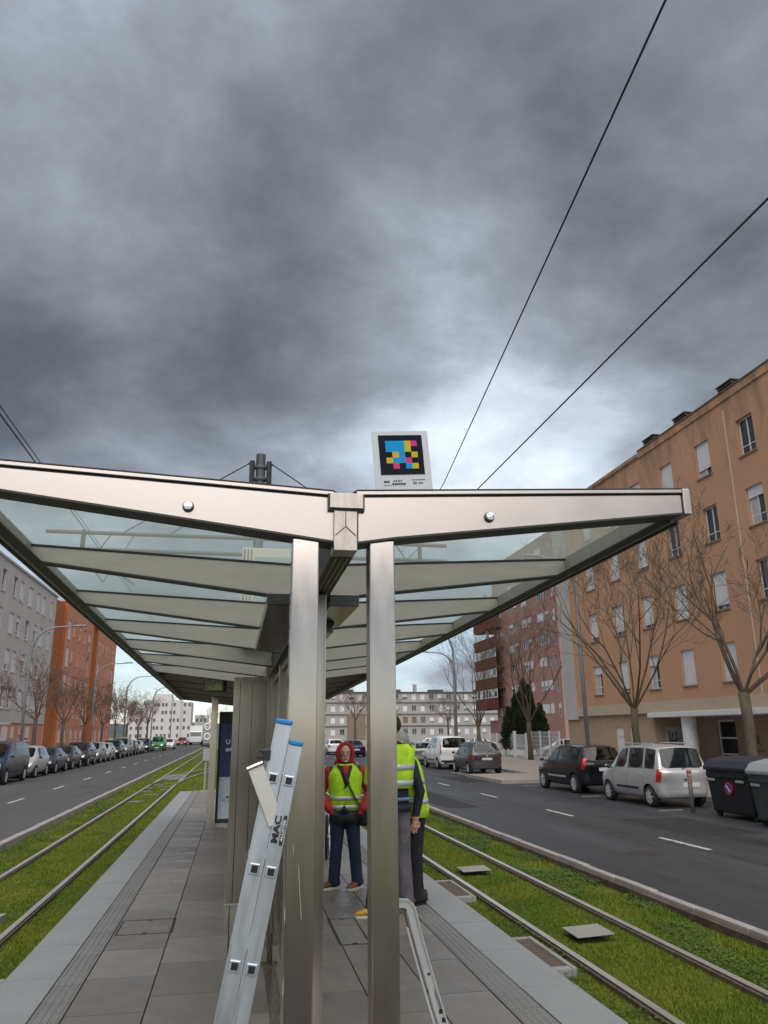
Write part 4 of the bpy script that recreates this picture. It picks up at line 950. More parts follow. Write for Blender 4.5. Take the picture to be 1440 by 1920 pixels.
def make_car(name, sp, pm, detail=True):
    root = thing(name, 'car', 'car')
    ev = car_body(sp); bvh = BVHTree.FromPolygons([v.co for v in ev.vertices], [tuple(p.vertices) for p in ev.polygons])
    parts = split_mat(ev); bpy.data.meshes.remove(ev)
    def mk(k, nm, m):
        if k not in parts: return
        b = MB(); b.add(*parts[k]); me = b.mesh(nm, m, True); o = obj(nm, me, root); return o
    body = mk(0, 'body', pm); body.material_slots[0].link = 'OBJECT'; body.material_slots[0].material = pm
    mk(2, 'wheel_arches', M_trim)
    for isl in islands(*parts[1]): isl.build('window', M_cglass, root, smooth=True)
    def patch(nm, c, u, v, d, nu, nv, m, off=.006, par_=None, shape=None):
        c, u, v, d = map(Vector, (c, u, v, d)); d.normalize(); P = []
        for j in range(nv + 1):
            for i in range(nu + 1):
                a, e = i / nu * 2 - 1, j / nv * 2 - 1
                if shape: a, e = shape(a, e)
                p = c + u * a + v * e; h = bvh.ray_cast(p - d * 3, d)
                P.append((h[0] - d * off) if h[0] is not None else None)
        if any(p is None for p in P):
            ok = [p for p in P if p is not None]
            if not ok: return None
            t_ = sum((p.dot(d) for p in ok)) / len(ok); k = 0
            for j in range(nv + 1):
                for i in range(nu + 1):
                    if P[k] is None:
                        a, e = i / nu * 2 - 1, j / nv * 2 - 1
                        if shape: a, e = shape(a, e)
                        q = c + u * a + v * e; P[k] = q + d * (t_ - q.dot(d))
                    k += 1
        n_ = len(P); b = MB(); fs = [(j * (nu + 1) + i, j * (nu + 1) + i + 1, (j + 1) * (nu + 1) + i + 1, (j + 1) * (nu + 1) + i) for j in range(nv) for i in range(nu)]
        b.add(P, fs); b.add([p + d * (off + .015) for p in P], fs)
        ring = list(range(nu + 1)) + [j * (nu + 1) + nu for j in range(1, nv + 1)] + list(range(n_ - 2, n_ - nu - 2, -1)) + [j * (nu + 1) for j in range(nv - 1, 0, -1)]
        b.f += [(ring[k], ring[(k + 1) % len(ring)], ring[(k + 1) % len(ring)] + n_, ring[k] + n_) for k in range(len(ring))]; b.m += [0] * len(ring)
        return b.build(nm, m, par_ or root)
    hw, L0, L1 = sp['hw'], sp['st'][0][0], sp['st'][-1][0]; belt = sp['belt']
    for s in (-1, 1):
        tl = sp['tail']; patch('tail_light', (s * tl[0], sp['st'][0][1] + .06, tl[1]), (tl[2] * .7, 0, 0), (s * tl[4], 0, tl[3]), (-s * .45, 1, 0), 4, 5, M_red, .012)
        hl = sp['head']; patch('headlight', (s * hl[0], sp['st'][-1][1] - .1, hl[1]), (hl[2], 0, 0), (0, 0, hl[3]), (-s * .35, -1, -.1), 4, 3, M_headl, .008)
        for y in sp['handles']: patch('door_handle', (s * 3, y, belt - .10), (0, .07, 0), (0, 0, .014), (-s, 0, 0), 2, 1, M_trim if sp.get('dark_handle') else pm, .022)
        if sp.get('moulding'): patch('side_moulding', (s * 3, sp['moulding'][0], sp['moulding'][1]), (0, sp['moulding'][2], 0), (0, 0, .03), (-s, 0, 0), 8, 1, sp['moulding'][3], .018)
        b = MB(); b.ell((s * (hw + .09), sp['mirror'][0], sp['mirror'][1]), (.085, .05, .065), 10, 6); b.tube([(s * (hw - .08), sp['mirror'][0] + .02, sp['mirror'][1] - .05), (s * (hw + .05), sp['mirror'][0], sp['mirror'][1] - .02)], .018, 6); b.build('mirror', M_trim, root, smooth=True)
        if detail:
            for y in sp['seams']: patch('door_seam', (s * 3, y, (belt + .36) / 2), (0, .004, 0), (0, 0, (belt - .40) / 2), (-s, 0, 0), 1, 6, M_trim, .002)
            if sp.get('rails'): b = MB(); b.tube([(s * sp['rails'][0], sp['rails'][1], sp['rails'][3] - .05), (s * sp['rails'][0], sp['rails'][1] + .08, sp['rails'][3]), (s * sp['rails'][0], sp['rails'][2] - .08, sp['rails'][3]), (s * sp['rails'][0], sp['rails'][2], sp['rails'][3] - .05)], .016, 6); b.build('roof_rail', M_rim, root)
    patch('number_plate', (sp.get('plx', 0), -3, sp['plate']), (.26, 0, 0), (0, 0, .055), (0, 1, 0), 4, 1, M_plate, .012)
    patch('number_plate', (0, 3, .42), (.26, 0, 0), (0, 0, .055), (0, -1, 0), 4, 1, M_plate, .012)
    patch('grille', (0, 3, sp['head'][1] - .06), (hw * .42, 0, 0), (0, 0, .06), (0, -1, 0), 6, 2, M_trim, .006)
    patch('lower_grille', (0, 3, .30), (hw * .55, 0, 0), (0, 0, .05), (0, -1, 0), 6, 2, M_trim, .006)
    if sp.get('bumper'): patch('rear_bumper', (0, -3, sp['bumper'][0]), (hw * .88, 0, 0), (0, 0, sp['bumper'][1]), (0, 1, 0), 10, 2, sp['bumper'][2], .02)
    patch('badge', (0, -3, sp['plate'] + .14), (.035, 0, 0), (0, 0, .03), (0, 1, 0), 2, 2, M_trim if pm.name == 'paint_silver' else M_rim, .006)
    if detail:
        r0 = sp['rearglass']; h = bvh.ray_cast(Vector((.12, -4, r0)), Vector((0, 1, 0)))
        if h[0]: y = h[0].y - .015; b = MB(); b.tube([(-.05, y, r0 - .04), (.1, y, r0), (.34, y + .01, r0 + .05)], .011, 5); b.build('wiper', M_trim, root)
    # cabin: floor, seats with headrests
    zf = belt - .42; b = MB(); b.box(-hw * .8, hw * .8, sp['st'][0][0] + .35, sp['st'][-3][0] - .3, zf - .3, zf - .25); b.build('cabin_floor', M_trim, root)
    for y in (sp['wy'][0] + .55, sp['wy'][0] + 1.5):
        for x in (-.36, .36):
            b = MB(); b.box(x - .22, x + .22, y, y + .5, zf - .02, zf + .1); b.obox((x, y - .05, zf + .36), (.22, 0, 0), (0, .06, .0), (0, -.08, .32)); b.obox((x, y - .15, zf + .78), (.11, 0, 0), (0, .045, 0), (0, 0, .08)); b.build('seat', M_seat, root, bevel=.02)
    # wheels
    r = sp['wr']; tb_ = MB(); w_ = .10
    tb_.lathe([(r * .66, -w_), (r * .95, -w_), (r, -w_ * .6), (r, w_ * .6), (r * .95, w_), (r * .66, w_)], 28, 'x'); tb_.f = tb_.f[:-2]; tb_.m = tb_.m[:-2]
    rm = MB(); rm.lathe([(r * .67, .03), (r * .66, w_ * .92), (r * .60, w_ * .86), (r * .57, .05), (r * .02, .05)], 28, 'x')
    rm.lathe([(r * .16, .05), (r * .15, w_ * .95), (r * .02, w_)], 12, 'x')
    for k in range(sp['spokes']):
        a = 2 * math.pi * k / sp['spokes']; d = Vector((0, math.cos(a), math.sin(a))); q = Vector((0, -d.z, d.y))
        rm.obox(d * r * .37 + Vector((w_ * .92, 0, 0)), d * r * .27, q * r * .085, Vector((.012, 0, 0)))
    tm = tb_.mesh('tyre', M_tyre, True); rmm = rm.mesh('rim', [M_rim]); spoke_shade = MB().lathe([(r * .6, .02), (r * .6, .055), (r * .02, .056)], 20, 'x').mesh('hub_shade', M_trim)
    for y in sp['wy']:
        for s in (-1, 1):
            t_ = obj('wheel', tm, root); t_.location = (s * (hw - w_ - .012), y, r)
            if s < 0: t_.rotation_euler = (0, 0, math.pi)
            obj('rim', rmm, t_); obj('hub', spoke_shade, t_)  # the hub object is a dark disc painted as shade behind the spokes
    root.update_tag(); return root
SPEC = {
 'minivan': dict(hw=.82, belt=.97, wr=.285, wy=(-1.16, 1.22), side=(1, 2, 3), rear=0, wind=4, spokes=7,
   st=[(-1.76, -1.78, -1.70, .80, .26, .98, 1.00, .70), (-1.52, -1.54, -1.53, .825, .24, .98, 1.64, .64), (-.92, -.92, -.92, .83, .22, .98, 1.68, .645), (-.02, -.02, -.02, .83, .22, .97, 1.68, .645), (.82, .80, .55, .83, .22, .97, 1.62, .62), (1.12, 1.12, 1.12, .82, .23, .97, 1.0, .66), (1.62, 1.60, 1.60, .79, .25, .86, .90, .60), (1.80, 1.80, 1.80, .70, .27, .60, .66, .50)],
   tail=(.78, .85, .10, .17, -.03), head=(.56, .72, .14, .09), handles=(-.78, .14), moulding=(.0, .48, .62, M_trim), mirror=(.88, 1.02), seams=(-.93, .0, .85), rails=(.60, -1.35, .35, 1.70), plate=.60, plx=.18, bumper=(.36, .07, None), rearglass=1.06),
 'mpv': dict(hw=.90, belt=.98, wr=.315, wy=(-1.36, 1.33), side=(1, 2, 3), rear=0, wind=4, spokes=9, black_frames=True,
   st=[(-2.10, -2.12, -2.02, .84, .28, 1.02, 1.05, .72), (-1.75, -1.72, -1.66, .90, .24, 1.04, 1.56, .62), (-1.02, -1.0, -1.0, .91, .22, 1.02, 1.63, .66), (.0, .0, .0, .91, .22, .98, 1.63, .66), (1.0, .95, .40, .91, .22, .96, 1.56, .63), (1.42, 1.42, 1.30, .89, .23, .95, 1.0, .70), (1.95, 1.92, 1.90, .83, .25, .80, .84, .60), (2.14, 2.14, 2.14, .70, .27, .58, .64, .50)],
   tail=(.79, .98, .10, .19, -.06), head=(.60, .68, .16, .09), handles=(-.80, .15), moulding=(.0, .52, .75, M_rim), mirror=(1.05, 1.05), seams=(-1.02, .03, 1.05), rails=None, plate=.80, plx=0, rearglass=1.16),
 'compact': dict(hw=.86, belt=.95, wr=.295, wy=(-1.2, 1.22), side=(1, 2, 3), rear=0, wind=4, spokes=6,
   st=[(-1.80, -1.82, -1.74, .82, .27, .98, 1.02, .70), (-1.50, -1.50, -1.46, .86, .24, .98, 1.54, .60), (-.85, -.85, -.85, .87, .22, .97, 1.59, .63), (.0, .0, .0, .87, .22, .96, 1.59, .63), (.85, .85, .45, .87, .22, .95, 1.53, .61), (1.20, 1.20, 1.15, .86, .23, .93, .98, .68), (1.66, 1.64, 1.62, .80, .25, .78, .82, .58), (1.84, 1.84, 1.84, .68, .27, .56, .62, .48)],
   tail=(.74, .78, .11, .09, 0), head=(.58, .66, .15, .08), handles=(-.75, .12), moulding=None, mirror=(.95, 1.0), seams=(-.86, .02, .9), rails=None, plate=.74, plx=0, rearglass=1.10),
 'panelvan': dict(hw=.87, belt=1.08, wr=.31, wy=(-1.40, 1.36), side=(2, 3), rear=0, wind=4, spokes=8, dark_handle=True,
   st=[(-2.16, -2.18, -2.14, .84, .30, 1.10, 1.13, .76), (-2.02, -2.02, -2.06, .87, .26, 1.10, 1.78, .70), (-1.15, -1.15, -1.15, .875, .24, 1.10, 1.83, .70), (-.05, -.05, -.05, .875, .24, 1.08, 1.84, .70), (.98, .95, .62, .875, .24, 1.06, 1.74, .66), (1.40, 1.40, 1.34, .865, .25, 1.05, 1.10, .70), (1.98, 1.96, 1.92, .82, .27, .92, .96, .62), (2.18, 2.18, 2.18, .72, .29, .66, .72, .52)],
   tail=(.82, 1.10, .055, .24, 0), head=(.60, .78, .15, .11), handles=(-.85, .15), moulding=(.0, .50, .80, M_trim), mirror=(1.1, 1.18), seams=(-1.1, .0, 1.0), rails=None, plate=.85, plx=-.1, bumper=(.40, .11, M_trim), rearglass=1.22),
 'bigvan': dict(hw=.95, belt=1.12, wr=.325, wy=(-1.55, 1.60), side=(1, 2, 3), rear=0, wind=4, spokes=6,
   st=[(-2.42, -2.44, -2.40, .91, .30, 1.14, 1.17, .82), (-2.25, -2.25, -2.22, .95, .26, 1.14, 1.82, .76), (-1.15, -1.15, -1.15, .955, .24, 1.14, 1.88, .77), (.1, .1, .1, .955, .24, 1.12, 1.88, .77), (1.25, 1.2, .85, .955, .24, 1.10, 1.80, .74), (1.72, 1.72, 1.62, .94, .25, 1.08, 1.13, .78), (2.24, 2.22, 2.2, .88, .27, .92, .97, .68), (2.44, 2.44, 2.44, .76, .29, .66, .74, .54)],
   tail=(.88, 1.05, .06, .25, 0), head=(.68, .80, .15, .11), handles=(-.9, .25), moulding=(.0, .52, .9, M_trim), mirror=(1.35, 1.2), seams=(-1.1, .15, 1.25), rails=None, plate=.75, plx=0, rearglass=1.25),
 'hatch': dict(hw=.86, belt=.90, wr=.30, wy=(-1.24, 1.26), side=(1, 2, 3), rear=0, wind=4, spokes=6,
   st=[(-1.98, -2.0, -1.90, .80, .27, .96, 1.0, .68), (-1.55, -1.52, -1.40, .86, .23, .94, 1.38, .58), (-.85, -.85, -.80, .87, .21, .92, 1.46, .61), (.05, .05, .05, .87, .21, .91, 1.47, .61), (.95, .92, .45, .87, .21, .90, 1.40, .59), (1.30, 1.30, 1.22, .86, .22, .88, .94, .68), (1.85, 1.82, 1.80, .80, .24, .74, .78, .58), (2.04, 2.04, 2.04, .66, .26, .52, .58, .48)],
   tail=(.72, .82, .12, .09, 0), head=(.58, .62, .16, .07), handles=(-.75, .15), moulding=None, mirror=(1.0, .98), seams=(-.85, .03, 1.0), rails=None, plate=.70, plx=0, rearglass=1.06),
 'sedan': dict(hw=.88, belt=.90, wr=.31, wy=(-1.36, 1.36), side=(2, 3, 4), rear=1, wind=5, spokes=7,
   st=[(-2.26, -2.28, -2.24, .80, .28, .84, .94, .66), (-1.80, -1.78, -1.72, .87, .24, .90, 1.00, .68), (-1.45, -1.35, -1.10, .88, .22, .92, 1.36, .58), (-.80, -.80, -.75, .88, .21, .92, 1.44, .61), (.10, .10, .10, .88, .21, .91, 1.45, .61), (1.0, .97, .48, .88, .21, .90, 1.38, .59), (1.40, 1.40, 1.32, .87, .22, .88, .94, .68), (2.02, 1.98, 1.95, .81, .24, .73, .78, .58), (2.24, 2.24, 2.24, .66, .26, .52, .58, .48)],
   tail=(.70, .80, .13, .08, 0), head=(.60, .62, .16, .07), handles=(-.75, .2), moulding=None, mirror=(1.05, .98), seams=(-.85, .08, 1.05), rails=None, plate=.62, plx=0, rearglass=1.04),
}
for k in SPEC:
    if SPEC[k].get('bumper') and SPEC[k]['bumper'][2] is None: SPEC[k]['bumper'] = (SPEC[k]['bumper'][0], SPEC[k]['bumper'][1], paint('silver', (.50, .505, .515), .5, .34))
p_silver = paint('silver', (.50, .505, .515), .5, .34); p_black = paint('black', (.008, .009, .012), .1, .22); p_grey = paint('grey', (.115, .11, .112), .7, .35); p_white = paint('white', (.66, .66, .65), 0, .35)
p_navy = paint('navy', (.012, .020, .052), .2, .28); p_dblue = paint('dark_blue', (.016, .022, .036), .2, .28); p_brown = paint('brown', (.055, .04, .035), .4, .3); p_lgrey = paint('light_grey', (.34, .35, .35), .6, .35); p_green = paint('green', (.03, .22, .07), 0, .4)
PROTO = {}
def car(kind, pm, label, x, y, rz=0, group=None, cat='car', z=-.32):
    nm = {'minivan': 'parked_car', 'mpv': 'parked_car', 'compact': 'parked_car', 'panelvan': 'parked_van', 'bigvan': 'parked_van', 'hatch': 'parked_car', 'sedan': 'parked_car'}[kind]
    if kind not in PROTO: r_ = PROTO[kind] = make_car(nm, SPEC[kind], pm, True)
    else:
        r_ = copy_tree(PROTO[kind]); r_.name = nm
        for c in r_.children:
            if c.name.startswith('body'): c.material_slots[0].material = pm
            elif c.data.materials and c.data.materials[0] and c.data.materials[0].name.startswith('paint_'):
                c.material_slots[0].link = 'OBJECT'; c.material_slots[0].material = pm
    r_.location = (x, y, z); r_.rotation_euler = (0, 0, rz); tag(r_, label, cat, group); return r_
GR = 'cars parked along the kerb by the ochre block'; GL = 'vehicles parked along the kerb by the terracotta block'
car('minivan', p_silver, 'silver tall small car with roof rails parked beside the waste containers', 12.32, 22.4, R(1.5), GR)
car('mpv', p_black, 'black people carrier with large red tail lights parked ahead of the silver car', 12.45, 27.8, R(1.0), GR)
car('compact', p_grey, 'dark grey compact car parked behind the white van past the crossing', 12.42, 40.4, R(.5), GR)
car('panelvan', p_white, 'white van with rear windows parked ahead of the grey compact car', 12.3, 46.3, R(.5), GR, 'van')
car('hatch', p_lgrey, 'light grey hatchback parked just ahead of the white van', 12.3, 53.0, 0, GR)
car('sedan', p_navy, 'dark blue saloon with red tail lights on the road behind the red hooded person', 10.3, 70.5, R(2), GR)
car('hatch', p_white, 'white hatchback beside the dark blue saloon on the far road', 9.5, 78, R(3), GR)
car('hatch', p_black, 'black hatchback facing the camera far down the road by the near column', 7.0, 88, R(180), GR)
car('hatch', p_white, 'white hatchback parked across the side street under the far trees', 19.5, 79, R(80), GR)
car('sedan', p_lgrey, 'pale grey saloon parked across the side street past the white hatchback', 24.5, 80, R(82), GR)
car('hatch', p_lgrey, 'pale car standing behind the white mesh fence', 25.0, 58.5, R(75), GR)
XL = -10.8
car('bigvan', p_navy, 'dark blue passenger van at the near end of the parked row', XL - .05, 40.2, R(180), GL, 'van')
car('compact', p_silver, 'silver compact car parked right behind the dark blue van', XL, 45.4, R(180), GL)
car('sedan', p_dblue, 'dark blue saloon parked behind the silver compact car', XL, 50.2, R(180), GL)
car('hatch', p_dblue, 'dark hatchback parked behind the dark blue saloon', XL, 55.0, R(180), GL)
car('mpv', p_black, 'black people carrier with clear headlights, fifth in the parked row from the van', XL, 60.2, R(180), GL)
car('compact', p_lgrey, 'light grey compact car parked behind the black people carrier', XL, 65.6, R(180), GL)
car('hatch', p_silver, 'silver hatchback half hidden behind the light grey compact car', XL, 70.4, R(180), GL)
car('mpv', p_black, 'black tall car parked beyond the silver hatchback', XL, 76.0, R(180), GL)
car('panelvan', p_lgrey, 'light grey tall van parked beyond the black tall car', XL, 82, R(180), GL, 'van')
car('hatch', p_brown, 'brown hatchback parked beyond the light grey tall van', XL, 87.5, R(180), GL)
car('sedan', p_silver, 'silver saloon parked beyond the brown hatchback', XL, 93, R(180), GL)
car('mpv', p_black, 'black car beside the green van far down the parked row', XL + .2, 99, R(180), GL)
car('panelvan', p_green, 'green van at the far end of the parked row', XL + 1.3, 106, R(180), GL, 'van')
car('hatch', p_white, 'white car by the green van at the far end of the parked row', XL + 1.8, 116, R(180), GL)
car('hatch', paint('red', (.30, .02, .015), .1, .3), 'red car far off on the road before the white lorry', -9.3, 150, R(180), GL)
lo = thing('lorry', 'white box lorry far off at the end of the road', 'lorry', (-7.2, 158, -.32), R(180))
MB().box(-1.2, 1.2, -4.2, 1.6, .8, 3.5).build('box_body', p_white, lo, bevel=.05); MB().prism([(1.75, .5), (3.6, .5), (3.65, 1.4), (3.2, 2.5), (1.75, 2.6)], 'x', -1.1, 1.1).build('cab', p_white, lo, bevel=.06); MB().box(-1.0, 1.0, 3.35, 3.62, 1.5, 2.3).build('windscreen', M_cglass, lo)
for x in (-1, 1):
    for y in (-2.8, 2.6): MB().lathe([(.45, x - .14), (.45, x + .14)], 16, 'x', (0, y, .45)).build('wheel', M_tyre, lo)
MB().box(-.9, .9, -4, 3.2, .45, .8).build('chassis', M_trim, lo)

# ================================================================== TREES
M_bark = mat('bark', (.085, .07, .047), .9, var=.3, vscale=9, bump=.5, bscale=30, stretch=(3, 3, .6))
M_twig = mat('twig', (.085, .062, .041), .9, var=.25, vscale=3)
M_bark2 = mat('bark_dark', (.10, .08, .065), .9, var=.25, vscale=9)
M_twig2 = mat('twig_reddish', (.15, .095, .072), .9, var=.25, vscale=2)
def tree_meshes(seed, H, fork, r0, limbs, spread, lev, mb, mt, rmin=.008, up=.16, twl=1.0, dens=.78):
    rd = random.Random(seed); T_ = MB(); C_ = MB()
    def rv(s): return Vector((rd.gauss(0, s), rd.gauss(0, s), rd.gauss(0, s)))
    def grow(p, d, ln, r, lv):
        k = 5 if lv <= 1 else (4 if lv == 2 else 3); pts = [p]; rr = [r]; q = p.copy(); dd = d.copy()
        kids = []
        for i in range(k):
            dd = (dd + rv(.13 if lv < 3 else .2) + Vector((0, 0, up * (.5 if lv < 2 else .8)))).normalized()
            q = q + dd * (ln / k); pts.append(q.copy()); f = (i + 1) / k; rr.append(max(rmin * .75, r * (1 - .62 * f)))
            if lv < lev and f > .25 and rd.random() < dens:
                nk = 2 if (lv <= 1 and rd.random() < .3) else 1
                for _ in range(nk): kids.append((q.copy(), dd.copy(), rr[-1], f))
        (C_).tube(pts, rr, 6 if lv == 0 else (5 if lv == 1 else 3), cap=lv < 2)
        for q_, d_, r_, f in kids:
            ax = d_.orthogonal().normalized(); ax.rotate(Matrix.Rotation(rd.uniform(0, 6.283), 3, d_))
            nd = (d_ * rd.uniform(.75, 1.05) + ax * rd.uniform(.45, .9)).normalized()
            grow(q_, nd, ln * rd.uniform(.45, .72) * (1.15 - .35 * f) * twl, max(rmin, r_ * rd.uniform(.5, .72)), lv + 1)
    tr = [Vector((0, 0, -.05)), Vector((.02, .01, fork * .35)), Vector((-.02, .03, fork * .7)), Vector((0, 0, fork))]
    T_.tube(tr, [r0 * 1.25, r0, r0 * .93, r0 * .95], 10)
    for i in range(limbs):
        a = 2 * math.pi * (i + rd.uniform(-.25, .25)) / limbs; tilt = spread * rd.uniform(.55, 1.15) * (.25 if i == 0 else 1)
        d = Vector((math.cos(a) * math.sin(tilt), math.sin(a) * math.sin(tilt), math.cos(tilt)))
        ln = (H - fork) * rd.uniform(.62, .85) * (1.12 if i == 0 else 1)
        grow(Vector((0, 0, fork - .1)) + d * .02, d, ln, r0 * rd.uniform(.27, .40), 0)
    return T_.mesh('trunk', mb, True), C_.mesh('crown', mt, False, fixn=False)
def tree(meshes, label, loc, rz, sc=(1, 1, 1), group=None, name='bare_tree'):
    t = thing(name, label, 'tree', loc, rz, group); t.scale = sc; obj('trunk', meshes[0], t); obj('crown', meshes[1], t); return t
TA = tree_meshes(4, 8.6, 2.75, .145, 8, .62, 5, M_bark, M_twig, rmin=.0065)
TB = tree_meshes(9, 8.2, 3.0, .165, 7, .80, 5, M_bark, M_twig, rmin=.0065)
TC = tree_meshes(15, 9.4, 2.5, .17, 8, .42, 4, M_bark, M_twig, up=.22)
TD = tree_meshes(21, 6.2, 2.9, .13, 8, .85, 4, M_bark2, M_twig2, rmin=.010, up=.06, dens=.85)
GT = 'bare street trees on the ochre block side'; GU = 'bare street trees on the terracotta block side'
tree(TA, 'bare forked tree growing behind the gap between the black and silver parked cars', (14.75, 27.6, -.2), R(40), group=GT)
tree(TB, 'bare wide branching tree behind the waste containers', (14.7, 20.9, -.2), R(200), group=GT)
tree(TC, 'bare tree with pruned stubby fork standing in front of the white mesh fence', (20.0, 52.4, -.2), R(10), group=GT)
tree(TC, 'bare slim tree rising behind the dark grey compact car', (15.6, 50.0, -.2), R(150), (.8, .8, .85), GT)
tree(TD, 'small bare tree under the far grey terrace block', (18, 120, -.2), R(80), (1.4, 1.4, 1.3), GT)
tree(TD, 'small bare tree before the brown porch of the far terrace block', (27, 150, -.2), R(30), (1.7, 1.7, 1.4), GT)
tree(TD, 'bare tree at the side street before the far terrace block', (38, 140, -.2), R(300), (1.5, 1.5, 1.3), GT)
for i, (x, y, s, lab) in enumerate([(-13.2, 57.0, 1.05, 'bare tree with pale trunk nearest the dark blue van'), (-13.4, 67, 1.0, 'bare reddish tree at the joint of the pale and terracotta blocks'), (-13.4, 76, 1.0, 'bare reddish tree before the rust coloured recess of the terracotta block'), (-13.4, 86, 1.0, 'bare reddish tree before the first windows of the terracotta block'), (-13.4, 95, 1.02, 'bare reddish tree before the middle of the terracotta block'), (-13.4, 105, 1.05, 'bare reddish tree before the second bay of the terracotta block'), (-13.4, 117, 1.05, 'bare reddish tree by the far end of the terracotta block'), (-13.6, 131, 1.2, 'bare reddish tree just past the terracotta block')]):
    tree(TD, lab, (x, y, -.2), R(47 * i), (s, s, s), GU)
for i, (x, y, s, lab) in enumerate([(-6, 210, 1.2, 'brownish far tree beside the white lorry'), (-2, 230, 1.3, 'brownish far tree below the distant hills'), (2, 240, 1.3, 'brownish far tree behind the tram signal'), (7, 215, 1.2, 'brownish far tree beside the steel post')]):
    tree(TD, lab, (x, y, -.3), R(77 * i), (s, s, s), 'far trees at the end of the tracks')
# dark conifer with many upright tips
rd = random.Random(5); tri = []
tips = [(0, 0, 4.6, 1.35), (.2, -.2, 3.6, 1.6), (0, 0, 6.2, .9), (.9, .5, 5.4, .8), (-1.0, .2, 5.0, .8), (1.9, -.2, 4.2, .8), (-1.9, .4, 3.9, .8), (.4, -1.2, 4.7, .8), (-.5, 1.2, 4.8, .8), (2.6, .4, 3.0, .7), (-2.6, -.3, 2.8, .7), (1.3, -1.3, 3.6, .8), (-1.3, -1.1, 3.5, .8), (0.2, .4, 5.6, .7), (-.6, -.4, 5.5, .6), (.6, -.3, 5.7, .6)]
for tx, ty, th, tr_ in tips:
    for _ in range(2200):
        u = rd.random() ** .8; z = .5 + (th - .5) * u; rr = tr_ * 1.5 * (1 - u) ** .62 * (1.15 - .25 * math.sin(u * 23 + tx * 3)) * rd.uniform(.55, 1.08) + .03; a = rd.uniform(0, 6.283)
        p = Vector((tx * (1 - .25 * (1 - u)) + rr * math.cos(a), ty + rr * math.sin(a), z)); d = Vector((math.cos(a) * .6, math.sin(a) * .6, .9)).normalized(); q = d.orthogonal(); q.rotate(Matrix.Rotation(rd.uniform(0, 6.28), 3, d)); l_ = rd.uniform(.12, .26)
        tri.append([p - q * .045, p + q * .045, p + d * l_])
cf = thing('conifer', 'dark green bushy conifer behind the white mesh fence', 'tree', (22.6, 60.0, -.2)); cf.scale = (.66, .66, .95)
obj('crown', tri_mesh('crown', np.array([[tuple(v) for v in t_] for t_ in tri]), mat('conifer_leaf', (.012, .024, .007), .8, var=.5, vscale=2.2)), cf)
MB().tube([(0, 0, 0), (0, 0, 4.5)], [.2, .05], 8).build('trunk', M_bark2, cf)

# ================================================================== STREET FURNITURE
M_galv = mat('galvanised', (.24, .25, .265), .5, .5, var=.1)
def lamp(label, x, y, h, side, group, arm=2.2):
    t = thing('street_lamp', label, 'street lamp', (x, y, -.2), 0, group); pts = [(0, 0, 0), (0, 0, h * .55), (0, 0, h * .78)]
    for i in range(1, 9): a = R(90) * i / 8; pts.append((side * arm * .62 * (1 - math.cos(a)), 0, h * .78 + h * .19 * math.sin(a)))
    pts.append((side * arm, 0, h * .975))
    n = len(pts); MB().tube(pts, [.085 - .045 * i / (n - 1) for i in range(n)], 10).build('pole', M_galv, t, smooth=True)
    MB().obox((side * (arm + .3), 0, h * .98), (.36, 0, .015 * side), (0, .12, 0), (0, 0, .05)).build('lamp_head', M_galv, t, bevel=.03)
    MB().lathe([(.14, 0), (.14, .5), (.09, .55)], 10).build('base', M_galv, t); return t
GLP = 'street lamps along the roads'
lamp('tall grey street lamp behind the black people carrier before the ochre block', 14.35, 31.0, 9.5, -1, GLP, 1.6)
lamp('curved street lamp rising beyond the white van', 14.3, 50.8, 8.9, -1, GLP)
lamp('straight grey street lamp between the white van and the far terrace block', 16.4, 58.0, 8.0, -1, GLP)
lamp('curved street lamp before the pale grey block, nearest to the dark blue van', -12.3, 50.0, 8.6, 1, GLP, 2.4)
lamp('curved street lamp before the terracotta block', -12.3, 73.0, 8.3, 1, GLP, 2.4)
lamp('curved street lamp at the far end of the terracotta block', -12.3, 94.0, 8.6, 1, GLP, 2.6)
lamp('curved street lamp before the far white block', -12.3, 124.0, 9.0, 1, GLP, 2.6)
lamp('last curved street lamp before the far white block', -11.5, 150.0, 9.0, 1, GLP, 2.6)

